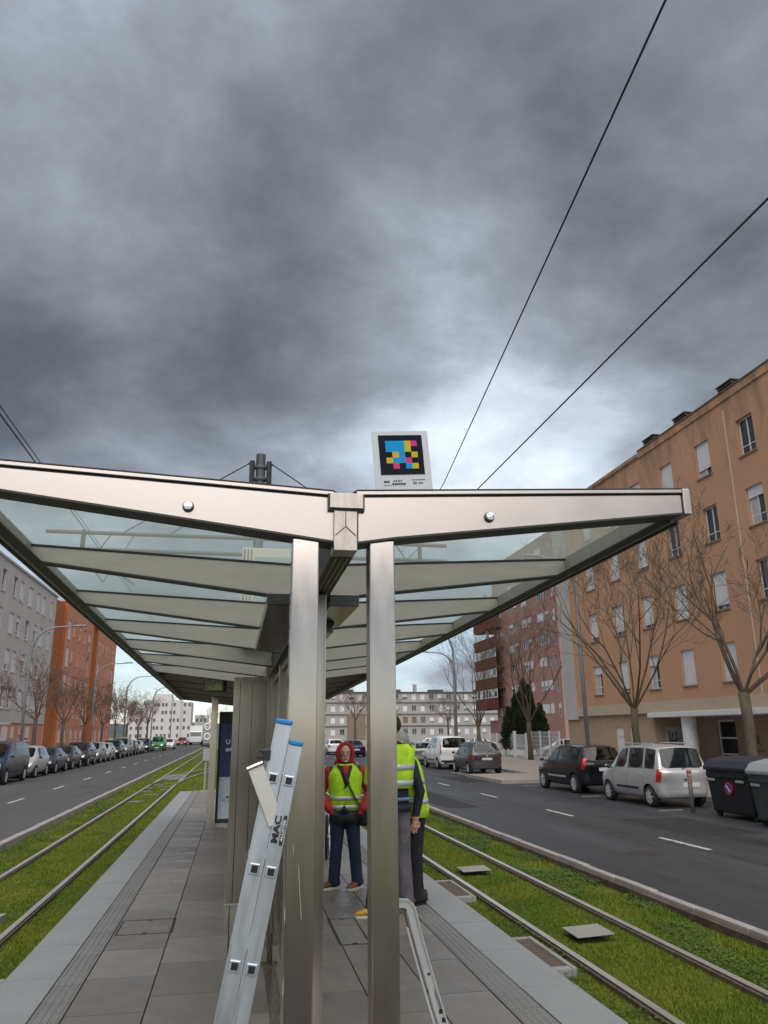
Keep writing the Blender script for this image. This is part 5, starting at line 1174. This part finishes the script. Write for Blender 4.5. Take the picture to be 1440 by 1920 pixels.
# overhead line mast and wires
M_mast = mat('mast_grey', (.075, .08, .09), .5, .4); M_wire = mat('overhead_wire', (.02, .022, .026), .6, .3); M_insul = mat('insulator', (.02, .02, .022), .35)
ms = thing('overhead_line_mast', 'dark overhead line mast with cross arms rising behind the shelter roof', 'mast', (.42, 21, -.35))
MB().lathe([(.2, 0), (.145, .6), (.135, 9.8), (.02, 9.82)], 16).build('pole', M_mast, ms, smooth=False)
for z in (7.32, 6.86):
    MB().tube([(-5.55, 0, z + .02), (0, -.02, z), (5.4, 0, z - .02)], .055, 8).build('cross_arm', M_mast, ms)
for z in (9.35, 9.0, 8.75):
    MB().lathe([(.16, z), (.17, z + .03), (.17, z + .07), (.16, z + .1)], 16).build('collar', M_mast, ms)
for s in (-1, 1):
    for z in (9.5, 8.85): MB().tube([(s * .15, 0, z), (s * .36, 0, z + .02)], .03, 6).build('bracket', M_insul, ms)
    MB().tube([(s * .24, 0, 8.95), (s * .24, 0, 9.6)], .075, 8).build('insulator', M_insul, ms)
    for z0, xe, ze in ((9.5, 3.6, 7.36), (8.85, 2.4, 7.34)):
        MB().tube([(s * .36, 0, z0), (s * xe, 0, ze)], .018, 5).build('stay', M_wire, ms)
    MB().tube([(s * 4.6, 0, 6.8), (s * 3.9, .0, 6.45), (s * 3.2, 0, 5.95)], .022, 5).tube([(s * 3.9, 0, 7.3), (s * 4.4, 0, 6.5), (s * 4.0, 0, 6.0)], .018, 5).tube([(s * 3.3, 0, 7.3), (s * 4.0, 0, 6.0)], .012, 5).build('registration_arm', M_wire, ms)
    MB().tube([(s * 4.6, 0, 6.75), (s * 4.6, 0, 7.4)], .06, 8).build('insulator', M_insul, ms)
def wire(label, pts, r):
    return tag(MB().tube(pts, r * .85, 6).build('overhead_wire', M_wire), label, 'wire', 'overhead tram wires')
wire('lower thick overhead wire running up across the sky over the silver car side track', [(3.76, -2, 5.6), (3.75, 10, 5.6), (3.75, 60, 5.6)], .011)
wire('steeper overhead wire crossing the sky from behind the roof sign to the top edge', [(1.7, -1.5, 5.62), (2.35, 3.2, 5.98), (3.76, 13.6, 6.38), (4.5, 21, 6.72)], .010)
wire('overhead contact wire above the track beside the dark blue van', [(-3.0, 2, 5.6), (-3.0, 21, 5.6), (-3.0, 80, 5.6)], .011)
wire('thin overhead wire just above the contact wire beside the dark blue van', [(-3.06, 2, 5.78), (-3.03, 21, 5.72), (-3.0, 80, 5.75)], .008)

# tram signal, fence, containers, bollard
M_sig = mat('signal_grey', (.30, .31, .32), .5, .3); M_sigw = mat('signal_white', (.75, .76, .78), .4)
sgn = thing('tram_signal', 'tram signal on a grey post with white rings past the end of the platform', 'tram signal', (-1.02, 31, -.35))
MB().tube([(0, 0, 0), (0, 0, 1.7)], .05, 10).build('post', M_sig, sgn)
MB().box(-.12, .12, -.08, .1, 1.15, 1.58).build('control_box', M_sig, sgn, bevel=.01)
MB().box(-.2, .2, -.04, .04, 1.66, 1.76).tube([(-.16, -.05, 1.71), (.16, -.05, 1.71)], .045, 8).build('lamp_bar', M_black, sgn)
MB().box(-.14, .14, 0, .06, 1.78, 2.54).build('head', M_sig, sgn, bevel=.01)
for z in (2.38, 2.02):
    MB().tube([(.10 * math.cos(a), -.02, z + .11 * math.sin(a)) for a in [2 * math.pi * i / 20 for i in range(21)]], .028, 6).build('signal_ring', M_sigw, sgn)
MB().box(-.09, .09, -.03, -.01, 2.36, 2.4).build('signal_bar', M_sigw, sgn)
MB().box(.22, .36, .02, .2, 1.3, 2.0).build('side_box', M_black, sgn, bevel=.01)
M_fence = mat('fence_white', (.58, .59, .61), .5)
def fence(label, p0, p1, z, h, n, mid=True):
    p0, p1 = Vector(p0), Vector(p1); d = p1 - p0; L_ = d.length; t = thing('mesh_fence', label, 'fence', (p0.x, p0.y, z), math.atan2(d.y, d.x), 'white mesh fences by the pavement')
    for i in range(n + 1): x = L_ * i / n; MB().box(x - .045, x + .045, -.045, .045, 0, h).build('post', M_fence, t)
    for i in range(n):
        a, c = L_ * i / n + .06, L_ * (i + 1) / n - .06; b = MB(); k = int((c - a) / .1)
        for j in range(k + 1): x = a + (c - a) * j / k; b.box(x - .004, x + .004, -.004, .004, .1, h - .06)
        for zz in np.linspace(.12, h - .08, 7): b.box(a, c, -.014, -.009, zz - .012, zz + .012)
        b.build('mesh_panel', M_fence, t)
fence('white mesh fence panels between the ochre block and the conifer', (20.1, 47.5), (20.6, 53.6), -.18, 1.9, 3)
gt = thing('gate', 'white mesh gate with two thick posts beside the pruned tree', 'gate', (20.65, 54.0, -.18), R(86), 'white mesh fences by the pavement')
for x in (0, .9): MB().box(x - .1, x + .1, -.1, .1, 0, 1.75).build('post', M_fence, gt)
b = MB()
for j in range(18): b.box(1.05 + j * .16, 1.07 + j * .16, -.01, .01, .1, 1.6)
for zz in (.1, .8, 1.6): b.box(1.0, 3.9, -.015, .015, zz, zz + .05)
b.build('mesh_panel', M_fence, gt); MB().box(3.9, 4.1, -.1, .1, 0, 1.9).build('post', M_fence, gt)
fence('white mesh fence running on before the conifer towards the side street', (21.0, 58.4), (21.7, 66.5), -.18, 1.75, 3)
M_bin = mat('bin_dark', (.007, .008, .010), .6, var=.2, vscale=3); M_binlid = mat('bin_lid_blue', (.016, .021, .030), .42); M_bing = mat('bin_green_grey', (.03, .042, .042), .5, var=.15); M_binlid2 = mat('bin_lid_grey', (.26, .27, .28), .45)
def container(label, x, y, body_m, lid_m, sticker):
    t = thing('waste_container', label, 'waste container', (x, y, -.32), 0, 'waste containers at the kerb')
    hy, h0 = .86, 1.12
    MB().add([(-.62, -hy + .06, .12), (.62, -hy + .06, .12), (.62, hy - .06, .12), (-.62, hy - .06, .12), (-.70, -hy, h0), (.70, -hy, h0), (.70, hy, h0), (-.70, hy, h0)], [(3, 2, 1, 0), (4, 5, 6, 7), (0, 1, 5, 4), (1, 2, 6, 5), (2, 3, 7, 6), (3, 0, 4, 7)]).build('body', body_m, t, bevel=.05)
    MB().prism([(-.73, h0 - .02), (-.74, h0 + .06), (-.60, h0 + .22), (-.2, h0 + .30), (.3, h0 + .30), (.66, h0 + .2), (.73, h0 - .02)], 'y', -hy - .03, hy + .03).build('lid', lid_m, t, bevel=.02)
    MB().box(-.735, -.70, -hy * .9, hy * .9, h0 - .16, h0 - .1).build('rim_bar', body_m, t)
    for yy in (-.55, .6): MB().box(-.74, -.69, yy - .14, yy + .14, h0 - .27, h0 - .21).build('reflector', M_binlid2, t, bevel=.01)
    for yy in (-hy + .15, hy - .15):
        for xx in (-.5, .5): MB().lathe([(.1, xx - .03), (.1, xx + .03)], 14, 'x', (0, yy, .1)).build('wheel', M_tyre, t)
    MB().tube([(-.2, -hy - .05, h0 - .05), (.2, -hy - .05, h0 - .05)], .03, 8).build('trunnion', M_trim, t)
    if sticker:
        MB().lathe([(.15, -.70), (.15, -.672)], 24, 'x', (0, -.05, h0 - .42)).build('sticker_ring', mat('sticker_red', (.42, .02, .03), .4), t)
        MB().lathe([(.105, -.706), (.105, -.70)], 24, 'x', (0, -.05, h0 - .42)).build('sticker_disc', mat('sticker_blue', (.02, .06, .30), .4), t)
        MB().obox((-.709, -.05, h0 - .42), (.002, 0, 0), (0, .075, .075), (0, -.014, .014)).build('sticker_bar', mat('sticker_pale', (.6, .6, .62), .4), t)
    return t
container('dark waste container with blue lid and round sticker beside the silver car', 12.5, 17.9, M_bin, M_binlid, True)
container('grey lidded waste container at the picture edge', 12.2, 15.75, M_bing, M_binlid2, False)
bo = thing('bollard', 'slim grey bollard with red and white top in front of the silver car bumper', 'bollard', (11.95, 19.75, -.32))
MB().lathe([(.055, 0), (.055, .95), (.02, .98)], 12).build('post', mat('bollard_grey', (.20, .185, .175), .6, .2), bo, smooth=True)
for i in range(3): MB().lathe([(.058, .70 + .08 * i), (.058, .74 + .08 * i)], 12).build('red_band', mat('bollard_red', (.33, .10, .08), .6), bo)
MB().ell((0, 0, 1.0), (.07, .07, .06)).build('top', mat('bollard_red', (.33, .10, .08), .6), bo, smooth=True)
# road sign far off
rs = thing('road_sign', 'small road sign on a thin post before the far terrace block', 'road sign', (24.6, 88, -.2))
MB().tube([(0, 0, 0), (0, 0, 3.2)], .05, 6).build('post', M_galv, rs); MB().obox((0, -.06, 2.9), (.4, 0, 0), (0, .02, 0), (0, 0, .35)).build('plate', mat('sign_pale', (.55, .5, .5), .5), rs)

# ================================================================== PEOPLE
def skin_mesh(name, parts, mats, which, voxel=.011, smooth=6):
    """parts: list of (points, radii[, flat]) tubes and ('e', centre, radii) ellipsoids fused into one continuous surface"""
    b = MB()
    for p in parts:
        if p[0] == 'e': b.ell(p[1], p[2], 16, 12)
        elif p[0] == 'r':
            b.loft([[(c[0] + r[0] * math.cos(a), c[1] + r[1] * math.sin(a), c[2]) for a in [2 * math.pi * j / 18 for j in range(18)]] for c, r in p[1]])
        else:
            pts, rr = [Vector(q) for q in p[0]], p[1]; b.tube(pts, rr, 12)
            for q, r_ in ((pts[0], rr[0]), (pts[-1], rr[-1])): b.ell(q, (r_, r_, r_), 10, 8)
    o = bpy.data.objects.new('tmp', b.mesh('tmp', mats[0])); COL.objects.link(o)
    m = o.modifiers.new('r', 'REMESH'); m.mode = 'VOXEL'; m.voxel_size = voxel
    s = o.modifiers.new('s', 'SMOOTH'); s.iterations = smooth; s.factor = .5
    me = evalmesh(o); drop(o); me.name = name; me.materials.clear()
    for q in mats: me.materials.append(q)
    me.polygons.foreach_set('material_index', [which(p.center) for p in me.polygons]); me.polygons.foreach_set('use_smooth', [True] * len(me.polygons)); return me
def folds(name, col, s=14, b_=.9): return mat(name, col, .85, var=.25, vscale=s * .4, bump=b_, bscale=s, stretch=(1, 1, .7))
M_skin = mat('skin', (.50, .275, .20), .55, var=.08, vscale=20)
M_vest = folds('hi_vis', (.44, .70, .02), 11, .8); M_refl = mat('reflective_tape', (.50, .53, .55), .35, .3)
M_jeans = folds('navy_jeans', (.013, .020, .048)); M_redj = folds('red_sweatshirt', (.36, .014, .020)); M_jack = folds('charcoal_jacket', (.020, .023, .027)); M_trou = folds('grey_trousers', (.115, .10, .118)); M_blk = folds('black_cloth', (.008, .008, .010)); M_navy = folds('navy_sleeve', (.010, .014, .028))
M_leather = mat('brown_leather', (.15, .055, .022), .55, var=.2); M_sole = mat('pale_sole', (.55, .50, .42), .7); M_yshoe = mat('yellow_suede', (.50, .27, .02), .8, var=.1); M_hair = mat('hair_dark', (.03, .018, .013), .8)
def shoe(parent, c, ang, um, sm, ln=.28, w=.10, hi=.11, mark=None):
    d = Vector((math.sin(ang), -math.cos(ang), 0)); q = Vector((-d.y, d.x, 0)); c = Vector(c)
    def ring(t, hw, z0, z1, n=10): return [c + d * t + q * (hw * math.cos(a)) + Vector((0, 0, (z0 + z1) / 2 + (z1 - z0) / 2 * math.sin(a))) for a in [2 * math.pi * i / n for i in range(n)]]
    b = MB(); b.loft([ring(-.085, .025, .03, .08), ring(-.075, .042, .022, hi), ring(-.02, .047, .02, hi + .01), ring(.06, .047, .02, hi * .85), ring(.12, .052, .02, hi * .62), ring(ln - .115, .047, .02, hi * .5), ring(ln - .085, .025, .025, hi * .36)])
    o = b.build('shoe', um, parent, smooth=True)
    b = MB(); b.loft([[c + d * t + q * x + Vector((0, 0, z)) for (t, x) in [(-.09, -.02), (-.07, -.043), (0, -.045), (.12, -.055), (ln - .1, -.04), (ln - .078, 0), (ln - .1, .04), (.12, .055), (0, .045), (-.07, .043), (-.09, .02)]] for z in (0, .024)]); b.build('sole', sm, o)
    if mark:
        b = MB(); b.tube([c + d * .0 + q * (-.049) + Vector((0, 0, .075)), c + d * .045 + q * (-.053) + Vector((0, 0, .045)), c + d * .10 + q * (-.053) + Vector((0, 0, .068))], [.004, .011, .002], 5); b.tube([c + d * .0 + q * (.049) + Vector((0, 0, .075)), c + d * .045 + q * (.053) + Vector((0, 0, .045)), c + d * .10 + q * (.053) + Vector((0, 0, .068))], [.004, .011, .002], 5); b.build('side_mark', M_sole, o)
def hand_parts(w, d, out, curl=.25, s=1.0):
    """wrist point, direction to the fingertips, palm normal side"""
    w, d, out = Vector(w), Vector(d).normalized(), Vector(out).normalized(); side = d.cross(out).normalized(); P_ = []
    P_.append(([w, w + d * .045 * s, w + d * .085 * s], [.024 * s, .033 * s, .030 * s]))
    for i, (o_, l_) in enumerate(((-.034, .070), (-.0115, .082), (.0115, .077), (.034, .060))):
        b0 = w + d * .078 * s + side * o_ * s; m_ = b0 + d * l_ * .5 * s - out * .006; e = m_ + (d * (1 - curl) - out * curl).normalized() * l_ * .5 * s
        P_.append(([b0, m_, e], [.0092 * s, .0085 * s, .0075 * s]))
    t0 = w + d * .03 * s - side * .024 * s; t1 = t0 - side * .03 * s + d * .025 * s; P_.append(([t0, t1, t1 + d * .035 * s], [.013 * s, .011 * s, .009 * s])); return P_
def ring_shell(name, rings, m, parent, n=28, cap=False, th=.004):
    b = MB(); R_ = [[(c[0] + r[0] * math.copysign(abs(math.cos(a)) ** .85, math.cos(a)), c[1] + r[1] * math.copysign(abs(math.sin(a)) ** .85, math.sin(a)), c[2]) for a in [2 * math.pi * j / n for j in range(n)]] for c, r in rings]
    b.loft(R_, cap=cap); o = b.build(name, m, parent, smooth=True)
    s = o.modifiers.new('s', 'SOLIDIFY'); s.thickness = th; s.offset = 1; return o
def vest(parent, rings, bands, hem_z, m=M_vest, extra=.018):
    v = ring_shell('vest', [((c[0], c[1], c[2]), (r[0] + extra, r[1] + extra)) for c, r in rings if c[2] >= hem_z], m, parent)
    def at(z):
        for (c0, r0), (c1, r1) in zip(rings[:-1], rings[1:]):
            if c0[2] <= z <= c1[2]:
                t = (z - c0[2]) / (c1[2] - c0[2]); return ((c0[0] + (c1[0] - c0[0]) * t, c0[1] + (c1[1] - c0[1]) * t, z), (r0[0] + (r1[0] - r0[0]) * t, r0[1] + (r1[1] - r0[1]) * t))
    for z0, z1 in bands:
        rs_ = []
        for z in np.linspace(z0, z1, 3): c, r = at(float(z)); rs_.append((c, (r[0] + extra + .007, r[1] + extra + .007)))
        ring_shell('reflective_band', rs_, M_refl, v, th=.002)
    return v
def head_parts(c, s=1.0):
    x, y, z = c
    return [('e', (x, y + .008, z + .02), (.074 * s, .093 * s, .10 * s)), ('e', (x, y - .022, z - .055), (.055 * s, .062 * s, .062 * s)), ('e', (x, y - .093 * s, z - .012), (.012, .016, .020)), ('e', (x, y - .098 * s, z - .026), (.015, .013, .010)), ('e', (x, y - .075, z - .095), (.026, .018, .016)),
            ('e', (x - .078 * s, y + .01, z), (.012, .022, .032)), ('e', (x + .078 * s, y + .01, z), (.012, .022, .032)), ('e', (x, y - .078, z + .028), (.05, .014, .010)), (([x, y + .015, z - .17], [x, y + .01, z - .08]), [.056, .055])]
def face(parent, c, s=1.0):
    x, y, z = c
    for k in (-1, 1):
        MB().ell((x + k * .030, y - .083 * s, z + .006), (.012, .006, .006), 10, 6).build('eye', mat('eye_white', (.5, .48, .46), .3), parent, smooth=True)
        MB().ell((x + k * .030, y - .0885 * s, z + .006), (.0045, .003, .0045), 8, 6).build('iris', mat('iris_dark', (.02, .015, .012), .2), parent, smooth=True)
        MB().tube([(x + k * .014, y - .092 * s, z + .026), (x + k * .034, y - .090 * s, z + .031), (x + k * .050, y - .078 * s, z + .024)], [.002, .003, .0015], 5).build('eyebrow', M_hair, parent)
    MB().tube([(x - .024, y - .083 * s, z - .060), (x, y - .090 * s, z - .057), (x + .024, y - .083 * s, z - .060)], [.003, .0055, .003], 6).build('mouth', mat('lips', (.26, .09, .075), .5), parent)

# --- person in the red hood, facing the camera
p1 = thing('person', 'person in red hood and yellow hi-vis vest standing with hands in pockets facing the camera', 'person', (1.365, 9.95, 0), R(-4), 'people in hi-vis vests on the platform')
TOR = [((.0, 0, .78), (.165, .115)), ((0, 0, .88), (.168, .120)), ((0, 0, 1.0), (.168, .120)), ((0, 0, 1.14), (.178, .122)), ((0, .0, 1.25), (.195, .120)), ((0, .003, 1.31), (.190, .112)), ((0, .008, 1.355), (.150, .098)), ((0, .012, 1.39), (.105, .080)), ((0, .012, 1.43), (.065, .066))]
hd = (0, -.005, 1.535)
parts = [('r', TOR), (([-.085, 0, .80], [-.105, -.015, .45], [-.13, .01, .085]), [.098, .074, .070]), (([.085, 0, .80], [.115, -.02, .45], [.15, .0, .085]), [.098, .074, .070]),
         (([-.195, .01, 1.33], [-.295, .045, 1.07], [-.20, -.10, .90]), [.066, .060, .052]), (([.195, .01, 1.33], [.305, .045, 1.07], [.215, -.10, .90]), [.068, .064, .054])]
parts += hand_parts((-.20, -.10, .90), (.5, -.2, -.6), (0, -1, 0), .4) + hand_parts((.215, -.10, .90), (-.5, -.2, -.6), (0, -1, 0), .4) + head_parts(hd)
def wh(c):
    if c.z > 1.44: return 0
    if c.z < .84 and abs(c.x) < .25 and not (c.z > .76 and c.y < -.13): return 1
    if abs(c.x) > .155 + .05 * (1.33 - c.z) * 0 and c.z > .84 and (abs(c.x) > .19 or c.z < 1.0): return 2
    return 3
MB_ = skin_mesh('body', parts, [M_skin, M_jeans, M_redj, M_jack], wh, .008, 5)
obj('body', MB_, p1); face(p1, hd)
vest(p1, TOR[1:-1] + [((0, .012, 1.415), (.078, .066))], ((.90, .945), (1.0, 1.045)), .86)
ring_shell('jacket_hem', [((0, 0, .74), (.186, .138)), ((0, 0, .80), (.190, .140)), ((0, 0, .87), (.184, .134))], M_jack, p1)
b = MB(); prof = [(-.034, .078, .104, .0), (-.044, .088, .114, .0), (-.036, .099, .124, .002), (-.02, .106, .130, 0), (.05, .106, .130, -.005), (.105, .082, .105, -.01), (.135, .03, .05, -.015)]
b.loft([[(rx * math.cos(a), y_ + (.0 if math.sin(a) > -.6 else .012), hd[2] + .005 + o_ + rz_ * math.sin(a)) for a in [2 * math.pi * j / 24 for j in range(24)]] for y_, rx, rz_, o_ in prof], cap=False); h_ = b.build('hood', M_redj, p1, smooth=True); s_ = h_.modifiers.new('s', 'SOLIDIFY'); s_.thickness = .012; s_.offset = 1
MB().ell((0, .06, 1.425), (.135, .075, .055), 16, 10).build('hood_collar', M_redj, p1, smooth=True)
MB().tube([(-.10, -.065, 1.40), (-.03, -.135, 1.32), (.035, -.150, 1.20), (-.02, -.152, 1.14)], [.022, .026, .024, .012], 8, flat=.35).build('lapel', M_jack, p1)
MB().tube([(-.09, -.06, 1.41), (.0, -.148, 1.25), (.10, -.155, 1.05), (.20, -.10, .90)], .016, 6, flat=.4).build('bag_strap', M_black, p1)
MB().box(.17, .30, -.12, -.02, .70, .90).build('shoulder_bag', M_blk, p1, bevel=.03)
MB().obox((.0, -.1455, .94), (.002, 0, 0), (0, .002, 0), (0, 0, .09)).build('vest_zip', M_jack, p1)
shoe(p1, (-.135, .03, 0), R(-62), M_leather, M_sole); shoe(p1, (.155, .02, 0), R(-38), M_leather, M_sole)

def front_patch(name, rings, rows, m, parent, off):
    b = MB(); rs_ = []
    for z, hw_, cx in rows:
        for (c0, r0), (c1, r1) in zip(rings[:-1], rings[1:]):
            if c0[2] <= z <= c1[2]:
                t = (z - c0[2]) / (c1[2] - c0[2]); rx = r0[0] + (r1[0] - r0[0]) * t + off; ry = r0[1] + (r1[1] - r0[1]) * t + off; cy = c0[1] + (c1[1] - c0[1]) * t
        row = []
        for i in range(7):
            x = cx + hw_ * (i / 3 - 1); u = min(.98, abs(x) / rx); row.append((x, cy - ry * (1 - u ** 2.35) ** .425, z))
        rs_.append(row)
    b.loft(rs_, cap=False, closed=False); o = b.build(name, m, parent, smooth=True); q = o.modifiers.new('s', 'SOLIDIFY'); q.thickness = .006; q.offset = 0; return o
front_patch('jacket_front', TOR, [(1.15, .004, .0), (1.22, .030, 0), (1.30, .055, .0), (1.36, .075, 0), (1.40, .085, 0)], M_jack, p1, .026)
front_patch('sweatshirt_neck', TOR, [(1.27, .004, .0), (1.32, .018, 0), (1.37, .034, .0), (1.40, .045, 0)], M_redj, p1, .033)
front_patch('vest_opening', TOR, [(.862, .060, -.02), (.90, .034, -.02), (.945, .006, -.02)], M_jack, p1, .032)
# --- tall person hidden behind the column, grey trousers and yellow shoes
def standing(root, H, trou, slv, vest_hem, vest_m, jacket, hip_w=.1, arm_dx=.0, shoe_m=(M_yshoe, M_sole), face_dir=0, mark=False, hair=M_hair, bands=((1.15, 1.2), (1.3, 1.35)), lean=0.0, arms='down', extra=.02, leg=((-.11, 0), (.12, 0)), angs=(R(-14), R(14))):
    k = H / 1.75
    def sy(z): return -lean * max(0.0, z / k - 1.0)
    T = [((0, sy(z * k), z * k), (rx * k, ry * k)) for z, rx, ry in ((.86, .165, .115), (.96, .172, .120), (1.08, .165, .115), (1.22, .180, .120), (1.34, .200, .120), (1.42, .190, .105), (1.47, .135, .085), (1.50, .07, .065))]
    hc = (0, -.01 + sy(1.62 * k) - lean * .12, 1.62 * k)
    pr = [('r', T)]
    for s_, (dx, dy) in zip((-1, 1), leg): pr.append((([s_ * .085 * k, 0, .90 * k], [(s_ * .085 + dx) * .5 * k, -.012 + dy * .5, .48 * k], [dx * k, .01 + dy, .08]), [.098 * k, .076 * k, .070 * k]))
    for s_ in (-1, 1):
        if arms == 'down': el, wr = (s_ * .265 * k, .03 + sy(1.25 * k), 1.13 * k), (s_ * .255 * k, -.03 + sy(1.25 * k), .87 * k)
        else: el, wr = (s_ * .205 * k, -.08, 1.14 * k), (s_ * .10 * k, -.22, 1.14 * k)
        pr.append((([s_ * .195 * k, sy(1.41 * k), 1.41 * k], el, wr), [.064 * k, .054 * k, .042 * k])); hp = hand_parts(wr, (0, -.12, -1) if arms == 'down' else (-s_ * .7, -.5, 0), (s_, 0, 0) if arms == 'down' else (0, 0, 1), .2, k); pr += hp
    pr += head_parts(hc, k)
    def wh(c):
        if c.z > 1.52 * k: return 0
        if abs(c.x) > .2 * k and c.z < .885 * k and c.z > .6 * k: return 0
        if arms != 'down' and c.y < -.19: return 0
        if c.z < .93 * k and abs(c.x) < .215 * k: return 1
        if abs(c.x) > .205 * k and c.z > .8 * k: return 2
        return 3
    obj('body', skin_mesh('body', pr, [M_skin, trou, slv, jacket], wh, .0062, 5), root); face(root, hc, k)
    vest(root, T[:-1], tuple((a * k, c * k) for a, c in bands), vest_hem * k, vest_m, extra)
    b = MB(); b.ell((0, hc[1] + .032, hc[2] + .035), (.083 * k, .095 * k, .098 * k), 16, 10)
    b.v = [(x, y, max(z, hc[2] - .03 + (.075 if y < hc[1] - .04 else 0))) for x, y, z in b.v]; b.build('hair', hair, root, smooth=True)
    for (dx, dy), ang in zip(leg, angs): shoe(root, (dx * k, dy + .03, 0), ang + face_dir, shoe_m[0], shoe_m[1], mark=mark)
    return T
p2 = thing('person', 'tall person in hi-vis vest and grey trousers with yellow shoes half hidden by the column', 'person', (1.67, 8.5, 0), R(200), 'people in hi-vis vests on the platform')
standing(p2, 1.98, M_trou, M_vest, 1.0, M_vest, M_navy, mark=True, bands=((1.10, 1.15), (1.24, 1.29)), arms='front', extra=.035, leg=((-.15, -.02), (.20, -.04)), angs=(R(-10), R(62)))
ring_shell('shirt_hem', [((0, 0, 1.10), (.217, .162)), ((0, 0, 1.115), (.218, .163)), ((0, 0, 1.13), (.217, .162))], mat('shirt_blue', (.10, .22, .32), .8), p2)
ring_shell('jacket_hem', [((0, 0, .99), (.205, .15)), ((0, 0, 1.06), (.21, .155))], M_navy, p2)
p3 = thing('person', 'person with navy sleeve and black trousers standing behind the tall person', 'person', (2.01, 8.98, 0), R(-82), 'people in hi-vis vests on the platform')
standing(p3, 1.80, M_blk, M_navy, .80, M_vest, M_navy, shoe_m=(mat('black_trainer', (.012, .012, .013), .6, var=.5, vscale=30), M_black), hair=mat('hair_grey', (.25, .25, .25), .8), bands=((1.0, 1.05), (1.2, 1.25)), extra=.03, lean=.22, leg=((-.10, .06), (.10, -.03)))

# --- wheelchair half hidden behind the near column
wc = thing('wheelchair', 'wheelchair with large spoked wheel half hidden behind the near steel column', 'wheelchair', (1.12, 12.3, 0), R(-8))
M_chrome = mat('chair_chrome', (.6, .6, .62), .25, 1.0)
for s in (-1, 1):
    rr = .30; x = s * .29
    w_ = MB().tube([(x, rr * math.cos(a), rr + rr * .97 * math.sin(a)) for a in [2 * math.pi * i / 28 for i in range(29)]], .018, 8).build('wheel', M_tyre, wc, smooth=True)
    MB().tube([(x + s * .04, .26 * math.cos(a), rr + .26 * math.sin(a)) for a in [2 * math.pi * i / 28 for i in range(29)]], .010, 6).build('push_rim', M_chrome, w_, smooth=True)
    MB().lathe([(.035, x - .03), (.035, x + .04)], 12, 'x', (0, 0, rr)).build('hub', M_chrome, w_)
    b = MB()
    for i in range(16): a = 2 * math.pi * i / 16; b.tube([(x, 0, rr), (x, rr * math.cos(a), rr + rr * .96 * math.sin(a))], .002, 3)
    b.build('spokes', M_chrome, w_)
    MB().tube([(x - s * .05, -.5, .07), (x - s * .05, -.42, .25), (x - s * .05, -.40, .48), (x - s * .05, .2, .50), (x - s * .05, .24, .92), (x - s * .05, .36, .94)], .013, 8).build('frame_tube', M_chrome, wc, smooth=True)
    MB().tube([(x - s * .05, -.30, .70), (x - s * .05, .1, .70)], .022, 8).build('armrest', M_black, wc); MB().tube([(x - s * .05, -.28, .5), (x - s * .05, -.28, .70)], .01, 6).build('armrest_post', M_chrome, wc)
    MB().lathe([(.07, x - s * .06 - .015), (.07, x - s * .06 + .015)], 14, 'x', (0, -.46, .07)).build('caster', M_tyre, wc)
    MB().tube([(x - s * .05, .30, .94), (x - s * .05, .42, .94)], .018, 8).build('push_handle', M_black, wc)
    MB().box(min(x - s * .06, x - s * .22), max(x - s * .06, x - s * .22), -.62, -.45, .10, .115).build('footrest', M_black, wc)
MB().box(-.23, .23, -.38, .18, .49, .54).build('seat', M_blk, wc, bevel=.015); MB().box(-.23, .23, .20, .23, .54, .92).build('backrest', M_blk, wc, bevel=.01)
